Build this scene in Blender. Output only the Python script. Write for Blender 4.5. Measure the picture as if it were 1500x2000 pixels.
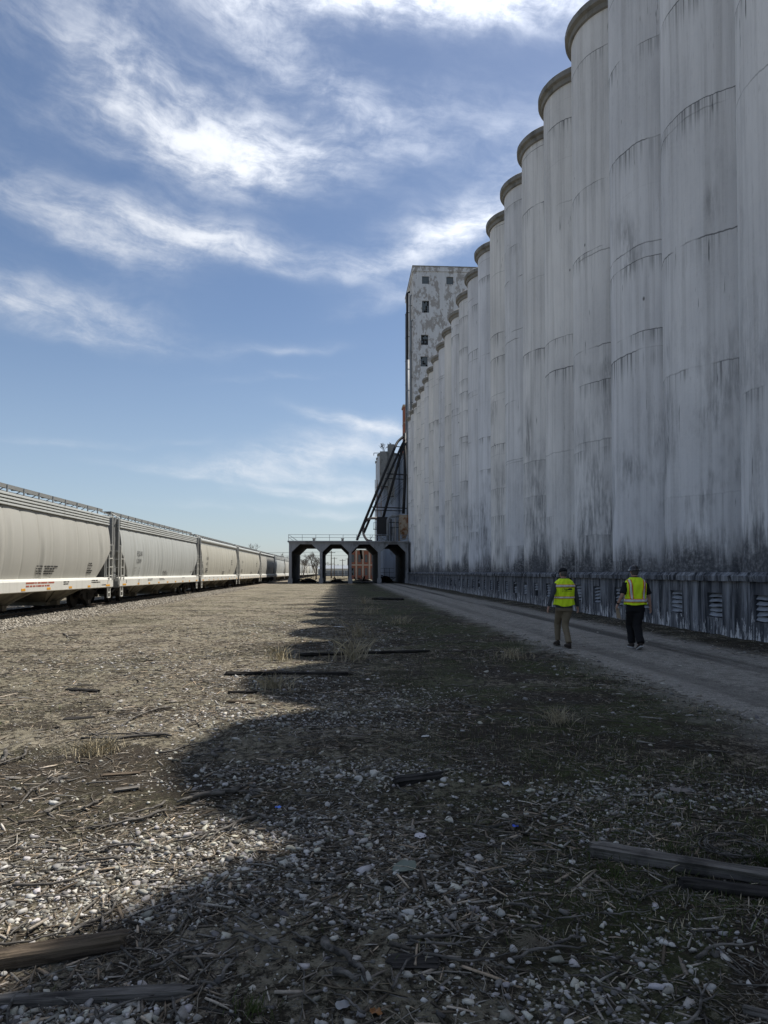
import bpy, bmesh, math, random
import numpy as np
from mathutils import Vector, Matrix

for o in list(bpy.data.objects):
    bpy.data.objects.remove(o)
scene = bpy.context.scene
COL = scene.collection
R = math.radians
random.seed(7)
rng = np.random.default_rng(11)

# ------------------------------------------------------------------ camera
EYE = 1.65
YAW = R(3.434)
cam_d = bpy.data.cameras.new('camera')
cam = bpy.data.objects.new('camera', cam_d)
COL.objects.link(cam)
cam.location = (0, 0, EYE)
cam.rotation_euler = (R(91.5), 0, -YAW)
cam_d.sensor_fit = 'VERTICAL'
cam_d.sensor_height = 36.0
cam_d.lens = 24.0
cam_d.shift_y = 0.0415
cam_d.clip_start = 0.05
cam_d.clip_end = 4000
scene.camera = cam
FPX = 1333.3


def P(px, py, Y):
    """world point at distance Y along the yard that sits in direction (px,py) of the 1500x2000 picture"""
    t = math.atan((px - 750) / FPX) + YAW
    X = Y * math.tan(t)
    d = X * math.sin(YAW) + Y * math.cos(YAW)
    return Vector((X, Y, EYE + (1118 - py) / FPX * d))


def GP(px, py):
    """ground point seen at a picture position"""
    d = EYE * FPX / (py - 1118)
    lat = (px - 750) / FPX * d
    return (lat * math.cos(YAW) + d * math.sin(YAW), d * math.cos(YAW) - lat * math.sin(YAW))


# ------------------------------------------------------------------ sun, sky, exposure
SUN = Vector((1.0, 0.85, 2.26)).normalized()
SUN_EL = math.asin(SUN.z)
SUN_AZ = math.atan2(SUN.x, SUN.y)
sl = bpy.data.lights.new('sun', 'SUN')
sl.energy = 3.6
sl.angle = R(0.53)
sl.color = (1.0, 0.945, 0.86)
so = bpy.data.objects.new('sun', sl)
COL.objects.link(so)
so.rotation_euler = (-SUN).to_track_quat('-Z', 'Y').to_euler()
so.location = (60, 50, 120)

scene.view_settings.view_transform = 'Standard'
scene.view_settings.look = 'None'
scene.view_settings.gamma = 1
scene.view_settings.exposure = 0.9
scene.view_settings.use_curve_mapping = False


class G:
    """small helper around a node tree"""
    def __init__(s, nt):
        s.nt = nt

    def node(s, t, ins=None, **props):
        n = s.nt.nodes.new(t)
        for k, v in props.items():
            setattr(n, k, v)
        for k, v in (ins or {}).items():
            s.put(n.inputs[k], v)
        return n

    def put(s, sock, v):
        if isinstance(v, bpy.types.NodeSocket):
            s.nt.links.new(v, sock)
        elif isinstance(v, (tuple, list)) and sock.type == 'RGBA' and len(v) == 3:
            sock.default_value = (*v, 1)
        else:
            sock.default_value = v

    def m(s, op, a, b=0.0, c=0.0, clamp=False):
        n = s.node('ShaderNodeMath', operation=op, use_clamp=clamp)
        s.put(n.inputs[0], a); s.put(n.inputs[1], b); s.put(n.inputs[2], c)
        return n.outputs[0]

    def add(s, a, b): return s.m('ADD', a, b)
    def mul(s, a, b): return s.m('MULTIPLY', a, b)
    def sub(s, a, b): return s.m('SUBTRACT', a, b)

    def vm(s, op, a, b=(0, 0, 0)):
        n = s.node('ShaderNodeVectorMath', operation=op)
        s.put(n.inputs[0], a); s.put(n.inputs[1], b)
        return n.outputs[1] if op in ('LENGTH', 'DOT_PRODUCT', 'DISTANCE') else n.outputs[0]

    def sep(s, v):
        n = s.node('ShaderNodeSeparateXYZ', {0: v})
        return n.outputs[0], n.outputs[1], n.outputs[2]

    def comb(s, x, y, z):
        return s.node('ShaderNodeCombineXYZ', {0: x, 1: y, 2: z}).outputs[0]

    def noise(s, vec, scale, detail=4, rough=0.55, dist=0.0, color=False):
        n = s.node('ShaderNodeTexNoise', {'Vector': vec, 'Scale': scale, 'Detail': detail, 'Roughness': rough, 'Distortion': dist})
        return n.outputs[1] if color else n.outputs[0]

    def vor(s, vec, scale, feature='F1', rand=1.0, out=0):
        n = s.node('ShaderNodeTexVoronoi', {'Vector': vec, 'Scale': scale, 'Randomness': rand}, feature=feature)
        return n.outputs[out]

    def white(s, v):
        return s.node('ShaderNodeTexWhiteNoise', {'Vector': v}, noise_dimensions='3D').outputs[0]

    def ss(s, v, lo, hi, a=0.0, b=1.0):
        n = s.node('ShaderNodeMapRange', {'Value': v, 'From Min': lo, 'From Max': hi, 'To Min': a, 'To Max': b},
                   interpolation_type='SMOOTHSTEP')
        return n.outputs[0]

    def lin(s, v, lo, hi, a=0.0, b=1.0):
        n = s.node('ShaderNodeMapRange', {'Value': v, 'From Min': lo, 'From Max': hi, 'To Min': a, 'To Max': b})
        return n.outputs[0]

    def mix(s, f, a, b, blend='MIX'):
        n = s.node('ShaderNodeMix', data_type='RGBA', blend_type=blend)
        s.put(n.inputs[0], f); s.put(n.inputs[6], a); s.put(n.inputs[7], b)
        return n.outputs[2]

    def bump(s, h, strength=0.4, dist=0.01, normal=None):
        n = s.node('ShaderNodeBump', {'Height': h, 'Strength': strength, 'Distance': dist})
        if normal is not None:
            s.put(n.inputs['Normal'], normal)
        return n.outputs[0]


scene.render.engine = 'CYCLES'
scene.cycles.max_bounces = 5
scene.cycles.diffuse_bounces = 3
scene.cycles.glossy_bounces = 2
scene.cycles.transmission_bounces = 1
scene.cycles.caustics_reflective = False
scene.cycles.caustics_refractive = False

# ---- world: Nishita sky with wind-drawn cirrus over it
world = bpy.data.worlds.new('World')
scene.world = world
world.use_nodes = True
wt = world.node_tree
wt.nodes.clear()
g = G(wt)
sky = g.node('ShaderNodeTexSky', sky_type='NISHITA', sun_disc=False, sun_elevation=SUN_EL, sun_rotation=SUN_AZ,
             altitude=300, air_density=1.0, dust_density=0.9, ozone_density=2.0)
dirv = g.node('ShaderNodeTexCoord').outputs['Generated']
dx, dy, dz = g.sep(g.vm('NORMALIZE', dirv))
az = g.mul(g.m('ARCTAN2', dx, dy), 57.2958)
el = g.mul(g.m('ARCSINE', dz), 57.2958)


def azel(px, py):
    a = math.degrees(math.atan((px - 750) / FPX) + YAW)
    e = math.degrees(math.atan((1118 - py) / math.hypot(FPX, px - 750)))
    return a, e


warp1 = g.noise(g.comb(g.mul(az, 0.07), g.mul(el, 0.11), 3.1), 1.0, 3, 0.6, color=True)
w1x, w1y, _ = g.sep(warp1)
azw = g.add(az, g.mul(g.sub(w1x, 0.5), 6.5))
elw = g.add(el, g.mul(g.sub(w1y, 0.5), 4.2))
# (picture position, half length, half height in picture units, tilt in degrees, weight)
CLOUDS = [((830, -40), 420, 95, -2, 1.25), ((520, 75), 190, 60, -22, .55), ((440, 310), 230, 56, -2, .62), ((520, 300), 80, 46, -8, .62),
          ((300, 220), 210, 80, -24, .46), ((130, 110), 300, 110, -15, .36), ((700, 260), 330, 80, 0, .20), ((110, 445), 190, 40, -14, .62), ((430, 487), 240, 30, -7, .85), ((320, 440), 160, 40, -6, .30),
          ((240, 480), 120, 26, -10, .40), ((100, 608), 210, 38, -6, .95), ((830, 480), 140, 42, 14, .78), ((960, 420), 120, 60, 20, .5),
          ((770, 590), 110, 26, 10, .36), ((560, 685), 100, 12, 3, .38), ((540, 742), 110, 9, 5, .30),
          ((650, 890), 140, 30, 6, .85), ((710, 838), 110, 14, -12, .75), ((660, 965), 160, 13, 0, .85), ((520, 925), 200, 14, -2, .6), ((170, 868), 180, 9, 3, .45),
          ((380, 935), 150, 9, -4, .45), ((1000, 230), 260, 90, 0, .16), ((640, 1000), 280, 11, 0, .45)]
tot = g.mul(g.ss(g.noise(g.comb(g.mul(az, 0.035), g.mul(el, 0.07), 2.2), 1.0, 3, 0.6), 0.40, 0.75), g.ss(el, 12, 30, 0.06, 0.30))
aev = g.comb(azw, elw, 1.0)
for (c, hl, hh, tilt, wgt) in CLOUDS:
    a0, e0 = azel(*c)
    a1, e1 = azel(c[0] + 10, c[1] - 10)
    sx, sy = 1.12 * hl * (a1 - a0) / 10, 1.22 * hh * (e1 - e0) / 10
    ca, sa = math.cos(R(tilt)), math.sin(R(tilt))
    U = Vector((ca / sx, sa / sx, -(a0 * ca + e0 * sa) / sx))
    V_ = Vector((-sa / sy, ca / sy, -(e0 * ca - a0 * sa) / sy))
    u = g.vm('DOT_PRODUCT', aev, tuple(U))
    # sharper lower edge, wispy upper edge
    v2 = g.m('MAXIMUM', g.vm('DOT_PRODUCT', aev, tuple(V_ * -1.5)), g.vm('DOT_PRODUCT', aev, tuple(V_ * 0.8)))
    q = g.m('MULTIPLY_ADD', v2, v2, g.mul(u, u))
    tot = g.m('MULTIPLY_ADD', g.m('POWER', 0.36788, q), wgt, tot)
# unseen cirrus round and over the clouds placed above, thickened to add white fill
far = g.ss(g.m('ABSOLUTE', g.sub(az, 2)), 34, 60)
gen = g.ss(g.noise(g.comb(g.mul(azw, 0.03), g.mul(elw, 0.09), 8.3), 1.0, 2, 0.5), 0.5, 0.8)
tot = g.add(tot, g.mul(g.add(g.mul(gen, 0.75), 0.30), g.m('MAXIMUM', far, g.ss(el, 42, 56))))
# fibres: anisotropic, domain-warped noise
fib = g.noise(g.comb(g.mul(azw, 0.10), g.mul(g.add(elw, g.mul(azw, 0.12)), 0.42), 1.7), 1.0, 5, 0.62)
fib2 = g.noise(g.comb(g.mul(azw, 0.35), g.mul(elw, 0.62), 5.7), 1.0, 5, 0.66)
f = g.add(g.mul(fib, 0.6), g.mul(fib2, 0.4))
dens = g.mul(tot, g.ss(f, 0.30, 0.74, 0.28, 1.35))
dens = g.m('MULTIPLY', g.m('MULTIPLY', g.ss(dens, 0.0, 1.35), 0.90), g.ss(el, 0.5, 5.0))
skycol = g.mix(1.0, sky.outputs[0], (0.93, 0.955, 0.99), 'MULTIPLY')
veil = g.ss(el, -2, 24, 0.40, 0.0)
skycol = g.mix(veil, skycol, (5.0, 6.0, 7.2))
# thin cloud scatters forward: brighter the closer it lies to the sun
cs = g.m('MAXIMUM', g.vm('DOT_PRODUCT', g.vm('NORMALIZE', dirv), tuple(SUN)), 0.0)
cb = g.add(8.3, g.mul(g.m('POWER', cs, 5.0), 19.0))
ccol = g.comb(cb, g.mul(cb, 1.03), g.mul(cb, 1.08))
col = g.mix(g.mul(dens, 0.95), skycol, ccol)
bg = g.node('ShaderNodeBackground', {'Color': col, 'Strength': 0.057})
world.cycles.sampling_method = 'MANUAL'
world.cycles.sample_map_resolution = 512
out = g.node('ShaderNodeOutputWorld', {'Surface': bg.outputs[0]})

# ------------------------------------------------------------------ helpers
class MB:
    def __init__(s):
        s.v = []; s.f = []

    def off(s): return len(s.v)

    def box(s, x0, x1, y0, y1, z0, z1):
        b = s.off()
        s.v += [(x0, y0, z0), (x1, y0, z0), (x1, y1, z0), (x0, y1, z0), (x0, y0, z1), (x1, y0, z1), (x1, y1, z1), (x0, y1, z1)]
        s.f += [tuple(b + i for i in q) for q in ((0, 3, 2, 1), (4, 5, 6, 7), (0, 1, 5, 4), (1, 2, 6, 5), (2, 3, 7, 6), (3, 0, 4, 7))]
        return s

    def bar(s, a, b, w, h=None):
        """rectangular bar from a to b"""
        h = h or w
        a = Vector(a); b = Vector(b); d = (b - a).normalized()
        up = Vector((0, 0, 1)) if abs(d.z) < 0.95 else Vector((1, 0, 0))
        sx = d.cross(up).normalized(); sy = sx.cross(d).normalized()
        o = s.off()
        for p in (a, b):
            for i, j in ((-1, -1), (1, -1), (1, 1), (-1, 1)):
                s.v.append(tuple(p + sx * (i * w / 2) + sy * (j * h / 2)))
        s.f += [tuple(o + i for i in q) for q in ((3, 2, 1, 0), (4, 5, 6, 7), (0, 1, 5, 4), (1, 2, 6, 5), (2, 3, 7, 6), (3, 0, 4, 7))]
        return s

    def tube(s, pts, r, n=8, caps=True):
        pts = [Vector(p) for p in pts]
        rs = r if isinstance(r, (list, tuple)) else [r] * len(pts)
        o = s.off()
        prev = None
        for i, p in enumerate(pts):
            d = (pts[min(i + 1, len(pts) - 1)] - pts[max(i - 1, 0)]).normalized()
            if prev is None:
                up = Vector((0, 0, 1)) if abs(d.z) < 0.9 else Vector((1, 0, 0))
                sx = d.cross(up).normalized()
            else:
                sx = (prev - d * prev.dot(d)).normalized()
            prev = sx
            sy = d.cross(sx)
            for k in range(n):
                a = 2 * math.pi * k / n
                s.v.append(tuple(p + (sx * math.cos(a) + sy * math.sin(a)) * rs[i]))
        for i in range(len(pts) - 1):
            for k in range(n):
                s.f.append((o + i * n + k, o + i * n + (k + 1) % n, o + (i + 1) * n + (k + 1) % n, o + (i + 1) * n + k))
        if caps:
            s.f.append(tuple(o + k for k in reversed(range(n))))
            e = o + (len(pts) - 1) * n
            s.f.append(tuple(e + k for k in range(n)))
        return s

    def loft(s, rings, caps=True, closed=True):
        o = s.off(); n = len(rings[0])
        for r in rings:
            s.v += [tuple(p) for p in r]
        for i in range(len(rings) - 1):
            for k in range(n if closed else n - 1):
                s.f.append((o + i * n + k, o + i * n + (k + 1) % n, o + (i + 1) * n + (k + 1) % n, o + (i + 1) * n + k))
        if caps:
            s.f.append(tuple(o + k for k in reversed(range(n))))
            e = o + (len(rings) - 1) * n
            s.f.append(tuple(e + k for k in range(n)))
        return s

    def prism(s, poly, axis, a0, a1):
        """extrude a 2-D polygon along axis 0=x (poly y,z), 1=y (poly x,z), 2=z (poly x,y)"""
        def mk(p, a):
            return (a, p[0], p[1]) if axis == 0 else ((p[0], a, p[1]) if axis == 1 else (p[0], p[1], a))
        return s.loft([[mk(p, a0) for p in poly], [mk(p, a1) for p in poly]])

    def ell(s, c, rx, ry, rz, n=14, m=9, rot=None):
        rings = []
        for i in range(m + 1):
            t = -math.pi / 2 + math.pi * i / m
            t = max(min(t, 1.5), -1.5)
            ring = []
            for k in range(n):
                a = 2 * math.pi * k / n
                p = Vector((rx * math.cos(t) * math.cos(a), ry * math.cos(t) * math.sin(a), rz * math.sin(t)))
                if rot is not None:
                    p = rot @ p
                ring.append(Vector(c) + p)
            rings.append(ring)
        return s.loft(rings)

    def mesh(s, name, smooth=False):
        me = bpy.data.meshes.new(name)
        me.from_pydata([tuple(v) for v in s.v], [], s.f)
        if smooth:
            me.shade_smooth()
        bm = bmesh.new(); bm.from_mesh(me)
        bmesh.ops.recalc_face_normals(bm, faces=bm.faces)
        bm.to_mesh(me); bm.free()
        me.update()
        return me

    def build(s, name, mt, parent=None, smooth=False, loc=None):
        return link(name, s.mesh(name, smooth), mt, parent, loc)


def link(name, me, mt=None, parent=None, loc=None):
    if mt is not None and not me.materials:
        me.materials.append(mt)
    o = bpy.data.objects.new(name, me)
    COL.objects.link(o)
    if parent is not None:
        o.parent = parent
    if loc is not None:
        o.location = loc
    return o


def tag(o, label=None, cat=None, group=None, kind=None):
    if label: o['label'] = label
    if cat: o['category'] = cat
    if group: o['group'] = group
    if kind: o['kind'] = kind
    return o


def empty(name, loc, rz=0.0):
    o = bpy.data.objects.new(name, None)
    o.empty_display_size = 0.2
    COL.objects.link(o)
    o.location = loc
    o.rotation_euler = (0, 0, rz)
    return o


def smooth_angle(me, deg=35):
    me.shade_smooth()
    try:
        me.set_sharp_from_angle(angle=R(deg))
    except Exception:
        pass
    return me


def evaluated(me, mods):
    """apply modifiers to a mesh, return the result"""
    o = bpy.data.objects.new('work', me)
    COL.objects.link(o)
    for t, props in mods:
        md = o.modifiers.new(t, t)
        for k, v in props.items():
            setattr(md, k, v)
    dg = bpy.context.evaluated_depsgraph_get()
    r = bpy.data.meshes.new_from_object(o.evaluated_get(dg))
    bpy.data.objects.remove(o)
    return r


def text_shape(txt, size):
    """outline of a line of lettering as flat triangles (u, v)"""
    cu = bpy.data.curves.new('lettering', 'FONT')
    cu.body = txt; cu.size = size; cu.resolution_u = 2
    o = bpy.data.objects.new('lettering', cu)
    COL.objects.link(o)
    dg = bpy.context.evaluated_depsgraph_get()
    me = bpy.data.meshes.new_from_object(o.evaluated_get(dg))
    v = [(p.co.x, p.co.y) for p in me.vertices]
    f = [tuple(p.vertices) for p in me.polygons]
    bpy.data.objects.remove(o); bpy.data.curves.remove(cu); bpy.data.meshes.remove(me)
    return v, f


# ---- numpy value noise
def _h(ix, iy, seed):
    h = (ix.astype(np.int64) * 374761393 + iy.astype(np.int64) * 668265263 + seed * 1442695041) & 0xffffffff
    h = ((h ^ (h >> 13)) * 1274126177) & 0xffffffff
    return ((h ^ (h >> 16)) & 0xffffffff) / 4294967295.0


def vnoise(x, y, seed=0):
    x = np.asarray(x, float); y = np.asarray(y, float)
    ix = np.floor(x); iy = np.floor(y)
    fx = x - ix; fy = y - iy
    fx = fx * fx * (3 - 2 * fx); fy = fy * fy * (3 - 2 * fy)
    a = _h(ix, iy, seed); b = _h(ix + 1, iy, seed); c = _h(ix, iy + 1, seed); d = _h(ix + 1, iy + 1, seed)
    return (a * (1 - fx) + b * fx) * (1 - fy) + (c * (1 - fx) + d * fx) * fy


def fbm(x, y, seed=0, oct=4):
    t = 0; a = 0.5; s = 0
    for i in range(oct):
        t = t + a * vnoise(np.asarray(x) * 2 ** i, np.asarray(y) * 2 ** i, seed + i * 17); s += a; a *= 0.5
    return t / s


def sstep(v, a, b):
    t = np.clip((v - a) / (b - a), 0, 1)
    return t * t * (3 - 2 * t)


def pathmask(x, y):
    """1 on the gravel drive beside the silos"""
    e = 0.55 * (fbm(x * 0.5, y * 0.5, 5, 3) - 0.5)
    return sstep(x + e, 4.2, 4.9) * (1 - sstep(x + e, 7.9, 8.6))


def gh(x, y):
    x = np.asarray(x, float); y = np.asarray(y, float)
    h = 0.10 * (fbm(x * 0.33, y * 0.33, 1, 3) - 0.5) + 0.06 * (fbm(x * 1.6, y * 1.6, 2, 3) - 0.5) + 0.022 * (fbm(x * 7, y * 7, 3, 3) - 0.5)
    fade = sstep(x, -10.5, -8.5) * (1 - sstep(np.hypot(x, y), 60, 110))
    pm = pathmask(x, y)
    wall = sstep(x, 8.4, 9.2) * (1 - sstep(x, 9.7, 10.5))
    ruts = -0.03 * np.exp(-((x - 5.4) / 0.28) ** 2) - 0.03 * np.exp(-((x - 7.1) / 0.28) ** 2)
    bank = 0.09 * wall * fbm(x * 1.2, y * 1.2, 9, 3)
    return h * fade * (1 - 0.75 * pm) + ruts * pm + bank


def ghs(x, y):
    return float(gh(np.array([x]), np.array([y]))[0])


# ------------------------------------------------------------------ materials
def material(name, rough=0.8, spec=0.3):
    m = bpy.data.materials.new(name)
    m.use_nodes = True
    nt = m.node_tree
    b = nt.nodes['Principled BSDF']
    b.inputs['Roughness'].default_value = rough
    b.inputs['Specular IOR Level'].default_value = spec
    return m, G(nt), b


def pos(g):
    return g.node('ShaderNodeNewGeometry').outputs['Position']


def objco(g):
    return g.node('ShaderNodeTexCoord').outputs['Object']


def simple(name, col, rough=0.7, var=0.18, scale=6.0, metal=0.0, bump=0.0, spec=0.3, grime=None, gscale=1.5, gamount=0.6):
    """plain paint / metal / cloth with uneven tone and optional grime"""
    m, g, b = material(name, rough, spec)
    p = objco(g)
    n = g.noise(p, scale, 5, 0.6)
    c = g.mix(n, tuple(x * (1 - var) for x in col), tuple(min(1, x * (1 + var)) for x in col))
    if grime:
        gm = g.ss(g.noise(g.vm('MULTIPLY', p, (1, 1, 0.35)), gscale, 7, 0.65), 0.48, 0.68)
        c = g.mix(g.mul(gm, gamount), c, grime)
    g.put(b.inputs['Base Color'], c)
    b.inputs['Metallic'].default_value = metal
    if bump:
        g.put(b.inputs['Normal'], g.bump(g.noise(p, scale * 4, 4, 0.6), bump, 0.01))
    g.put(b.inputs['Roughness'], g.lin(n, 0.3, 0.7, rough - 0.08, min(1, rough + 0.08)))
    return m


def silo_material():
    m, g, b = material('weathered_silo_concrete', 0.9, 0.2)
    p = objco(g)
    x, y, z = g.sep(p)
    rnd = g.node('ShaderNodeObjectInfo').outputs['Random']
    r100 = g.mul(rnd, 97.0)
    arc = g.mul(g.m('ARCTAN2', y, g.mul(x, -1.0)), 2.07)          # metres round the barrel, 0 at the yard side
    cyl = g.comb(arc, g.add(z, g.mul(rnd, 211.0)), r100)
    broad = g.noise(g.vm('MULTIPLY', cyl, (0.5, 0.16, 1)), 1.0, 4, 0.6)
    streak = g.noise(g.vm('MULTIPLY', cyl, (4.5, 0.10, 1)), 1.0, 3, 0.62)
    fine = g.noise(g.vm('MULTIPLY', cyl, (22, 2.2, 1)), 1.0, 3, 0.7)
    speck = g.noise(cyl, 9.0, 4, 0.7)
    c = g.mix(g.ss(broad, 0.3, 0.7), (0.60, 0.612, 0.63), (0.80, 0.81, 0.82))
    c = g.mix(g.ss(streak, 0.42, 0.72), c, g.mix(0.40, c, (0.30, 0.30, 0.30)))
    c = g.mix(g.ss(streak, 0.46, 0.25, 0, 0.35), c, (0.76, 0.765, 0.77))
    c = g.mix(g.ss(fine, 0.55, 0.75, 0, 0.28), c, (0.30, 0.31, 0.32))
    c = g.mix(g.ss(speck, 0.35, 0.65, 0.0, 0.22), c, (0.74, 0.74, 0.74))
    tint = g.mix(rnd, (0.95, 0.96, 1.0), (1.05, 1.02, 0.97))
    c = g.mix(1.0, c, tint, 'MULTIPLY')
    # lift joints with drips
    cracks = None
    wv = g.noise(g.vm('MULTIPLY', cyl, (0.8, 0.05, 1)), 1.0, 2, 0.6)
    wv2 = g.noise(g.vm('MULTIPLY', cyl, (6.0, 0.05, 1)), 1.0, 2, 0.7)
    wob = g.add(g.mul(wv, 0.07), g.mul(wv2, 0.020))
    dn = g.noise(g.vm('MULTIPLY', cyl, (11.0, 0.02, 1)), 1.0, 3, 0.7)
    ln = g.ss(dn, 0.45, 0.64)
    pn = g.noise(g.vm('MULTIPLY', cyl, (0.8, 0.4, 1)), 1.0, 2, 0.6)
    for k, (h, seed) in enumerate(((3.4, 1.0), (2.3, 2.0))):
        t = g.add(g.add(g.m('DIVIDE', z, g.add(h, g.mul(rnd, 0.7))), g.mul(rnd, 31.0 * seed)), wob)
        idx = g.m('FLOOR', g.add(t, 0.5))
        fr = g.sub(t, idx)                       # -0.5..0.5, 0 on the joint, negative below it
        on = g.white(g.comb(idx, r100, seed))
        onm = g.ss(on, 0.35 + 0.25 * k, 0.75)
        patch = g.ss(pn if k == 0 else g.sub(1.0, pn), 0.34, 0.56)
        line = g.mul(g.mul(g.mul(g.ss(g.m('ABSOLUTE', fr), 0.009, 0.002), patch), g.ss(on, 0.15 + 0.35 * k, 0.6)), g.ss(z, 3.0, 9.0, 0.15, 1.0))
        dripfall = g.mul(g.ss(fr, g.mul(dn, -0.5), -0.004), g.m('LESS_THAN', fr, 0.0))
        drip = g.mul(g.mul(g.mul(ln, dripfall), patch), onm)
        c = g.mix(g.mul(drip, 0.85), c, (0.13, 0.135, 0.14))
        c = g.mix(g.mul(line, 0.85), c, (0.06, 0.065, 0.07))
        cracks = line if cracks is None else g.m('MAXIMUM', cracks, line)
    # odd vertical cracks
    a0 = g.lin(g.white(g.comb(r100, 3.0, 1.0)), 0, 1, -2.2, 2.2)
    vc = g.m('ABSOLUTE', g.sub(g.sub(arc, a0), g.mul(g.sub(g.noise(g.comb(g.mul(z, 0.9), r100, 0.0), 1.0, 4, 0.7), 0.5), 0.35)))
    vl = g.mul(g.mul(g.ss(vc, 0.022, 0.004), g.ss(g.noise(g.comb(g.mul(z, 0.25), r100, 7.0), 1.0, 2, 0.5), 0.46, 0.54)), g.ss(g.white(g.comb(r100, 9.0, 4.0)), 0.3, 0.5))
    c = g.mix(g.mul(vl, 0.8), c, (0.07, 0.075, 0.08))
    # tie holes with a short drip
    hv = g.vm('MULTIPLY', cyl, (0.75, 0.42, 1))
    hd = g.vor(hv, 1.0, 'F1', 1.0)
    c = g.mix(g.mul(g.ss(hd, 0.045, 0.015), 0.8), c, (0.05, 0.05, 0.055))
    # mould blotches and the black growth at the foot
    bl = g.ss(g.noise(g.vm('MULTIPLY', cyl, (0.45, 0.22, 1)), 1.0, 3, 0.5), 0.60, 0.74)
    lowns = g.noise(g.vm('MULTIPLY', cyl, (7, 0.8, 1)), 1.0, 4, 0.74)
    bl = g.mul(bl, g.ss(lowns, 0.36, 0.62))
    bl = g.mul(bl, g.ss(z, 19.0, 8.0, 0.25, 1.0))
    c = g.mix(g.mul(bl, 0.62), c, (0.09, 0.095, 0.105))
    footn = g.add(g.mul(g.noise(g.vm('MULTIPLY', cyl, (0.9, 0.3, 1)), 1.0, 3, 0.6), 3.2), g.mul(lowns, 1.6))
    foot = g.ss(g.sub(z, footn), -0.9, -2.3)
    c = g.mix(g.mul(foot, g.ss(speck, 0.25, 0.6, 0.55, 0.95)), c, (0.045, 0.048, 0.054))
    # soot runs on the lower barrel
    lowm = g.mul(g.ss(g.noise(g.vm('MULTIPLY', cyl, (0.55, 0.3, 1)), 1.0, 4, 0.6), 0.44, 0.62), g.ss(z, 9.5, 2.0, 0.0, 1.0))
    lown = g.ss(lowns, 0.34, 0.66)
    c = g.mix(g.mul(g.mul(g.mul(lowm, lown), 0.78), g.ss(g.white(g.comb(r100, 5.0, 2.0)), 0.25, 0.6, 0.3, 1.0)), c, (0.11, 0.117, 0.13))
    # short dark runs from bolt holes
    rn = g.ss(g.noise(g.vm('MULTIPLY', cyl, (8.5, 0.55, 1)), 1.0, 3, 0.6), 0.665, 0.72)
    rn = g.mul(rn, g.ss(g.noise(g.vm('MULTIPLY', cyl, (1.3, 0.5, 1)), 1.0, 2, 0.5), 0.46, 0.58))
    c = g.mix(g.mul(rn, 0.75), c, (0.12, 0.125, 0.13))
    g.put(b.inputs['Base Color'], c)
    hgt = speck
    g.put(b.inputs['Normal'], g.bump(hgt, 0.5, 0.02))
    return m


def plinth_material():
    m, g, b = material('stained_plinth_concrete', 0.9, 0.2)
    p = pos(g)
    x, y, z = g.sep(p)
    st = g.noise(g.vm('MULTIPLY', p, (5, 5.0, 0.35)), 1.0, 6, 0.68)
    st2 = g.noise(g.vm('MULTIPLY', p, (16, 16, 0.9)), 1.0, 5, 0.7)
    br = g.noise(g.vm('MULTIPLY', p, (1, 0.8, 0.5)), 1.0, 4, 0.6)
    c = g.mix(g.ss(st, 0.38, 0.66), (0.022, 0.025, 0.031), (0.27, 0.285, 0.31))
    c = g.mix(g.ss(br, 0.45, 0.7, 0, 0.6), c, (0.06, 0.066, 0.08))
    c = g.mix(g.ss(st2, 0.58, 0.70, 0, 0.7), c, (0.44, 0.46, 0.49))
    # flaked whitewash near the ground
    fl = g.mul(g.ss(g.add(g.noise(g.vm('MULTIPLY', p, (7, 7, 1.6)), 1.0, 7, 0.74), g.ss(z, 0.9, 0.0, -0.06, 0.06)), 0.56, 0.63), g.ss(z, 1.3, 0.3))
    c = g.mix(g.mul(fl, 0.9), c, (0.64, 0.65, 0.67))
    g.put(b.inputs['Base Color'], c)
    g.put(b.inputs['Normal'], g.bump(g.add(st2, st), 0.6, 0.02))
    return m


def peeling_material(name, paint, bare, lo, hi, wscale=0.35):
    m, g, b = material(name, 0.85, 0.25)
    p = pos(g)
    n = g.noise(g.vm('MULTIPLY', p, (1.0, 1.0, 0.6)), wscale, 8, 0.72)
    n2 = g.noise(g.vm('MULTIPLY', p, (1, 1, 0.25)), 1.1, 6, 0.65)
    pe = g.ss(g.add(g.mul(n, 0.7), g.mul(n2, 0.3)), lo, hi)
    c1 = g.mix(g.noise(g.vm('MULTIPLY', p, (3, 3, 0.15)), 1.0, 5, 0.6), tuple(v * 0.72 for v in paint), tuple(min(.85, v * 1.18) for v in paint))
    c2 = g.mix(g.noise(p, 3.0, 5, 0.7), tuple(v * 0.6 for v in bare), tuple(v * 1.4 for v in bare))
    g.put(b.inputs['Base Color'], g.mix(g.mul(pe, 0.8), c1, c2))
    g.put(b.inputs['Normal'], g.bump(g.sub(g.mul(g.noise(p, 5.0, 4, 0.6), 0.3), pe), 0.4, 0.02))
    return m


def rust_material(name, base, rust, lo=0.45, hi=0.62):
    m, g, b = material(name, 0.85, 0.3)
    p = pos(g)
    n = g.noise(p, 1.6, 7, 0.68)
    c = g.mix(g.ss(n, lo, hi), base, g.mix(g.noise(p, 6, 4, 0.6), tuple(v * 0.45 for v in rust), rust))
    g.put(b.inputs['Base Color'], c)
    g.put(b.inputs['Normal'], g.bump(n, 0.3, 0.02))
    return m


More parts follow.
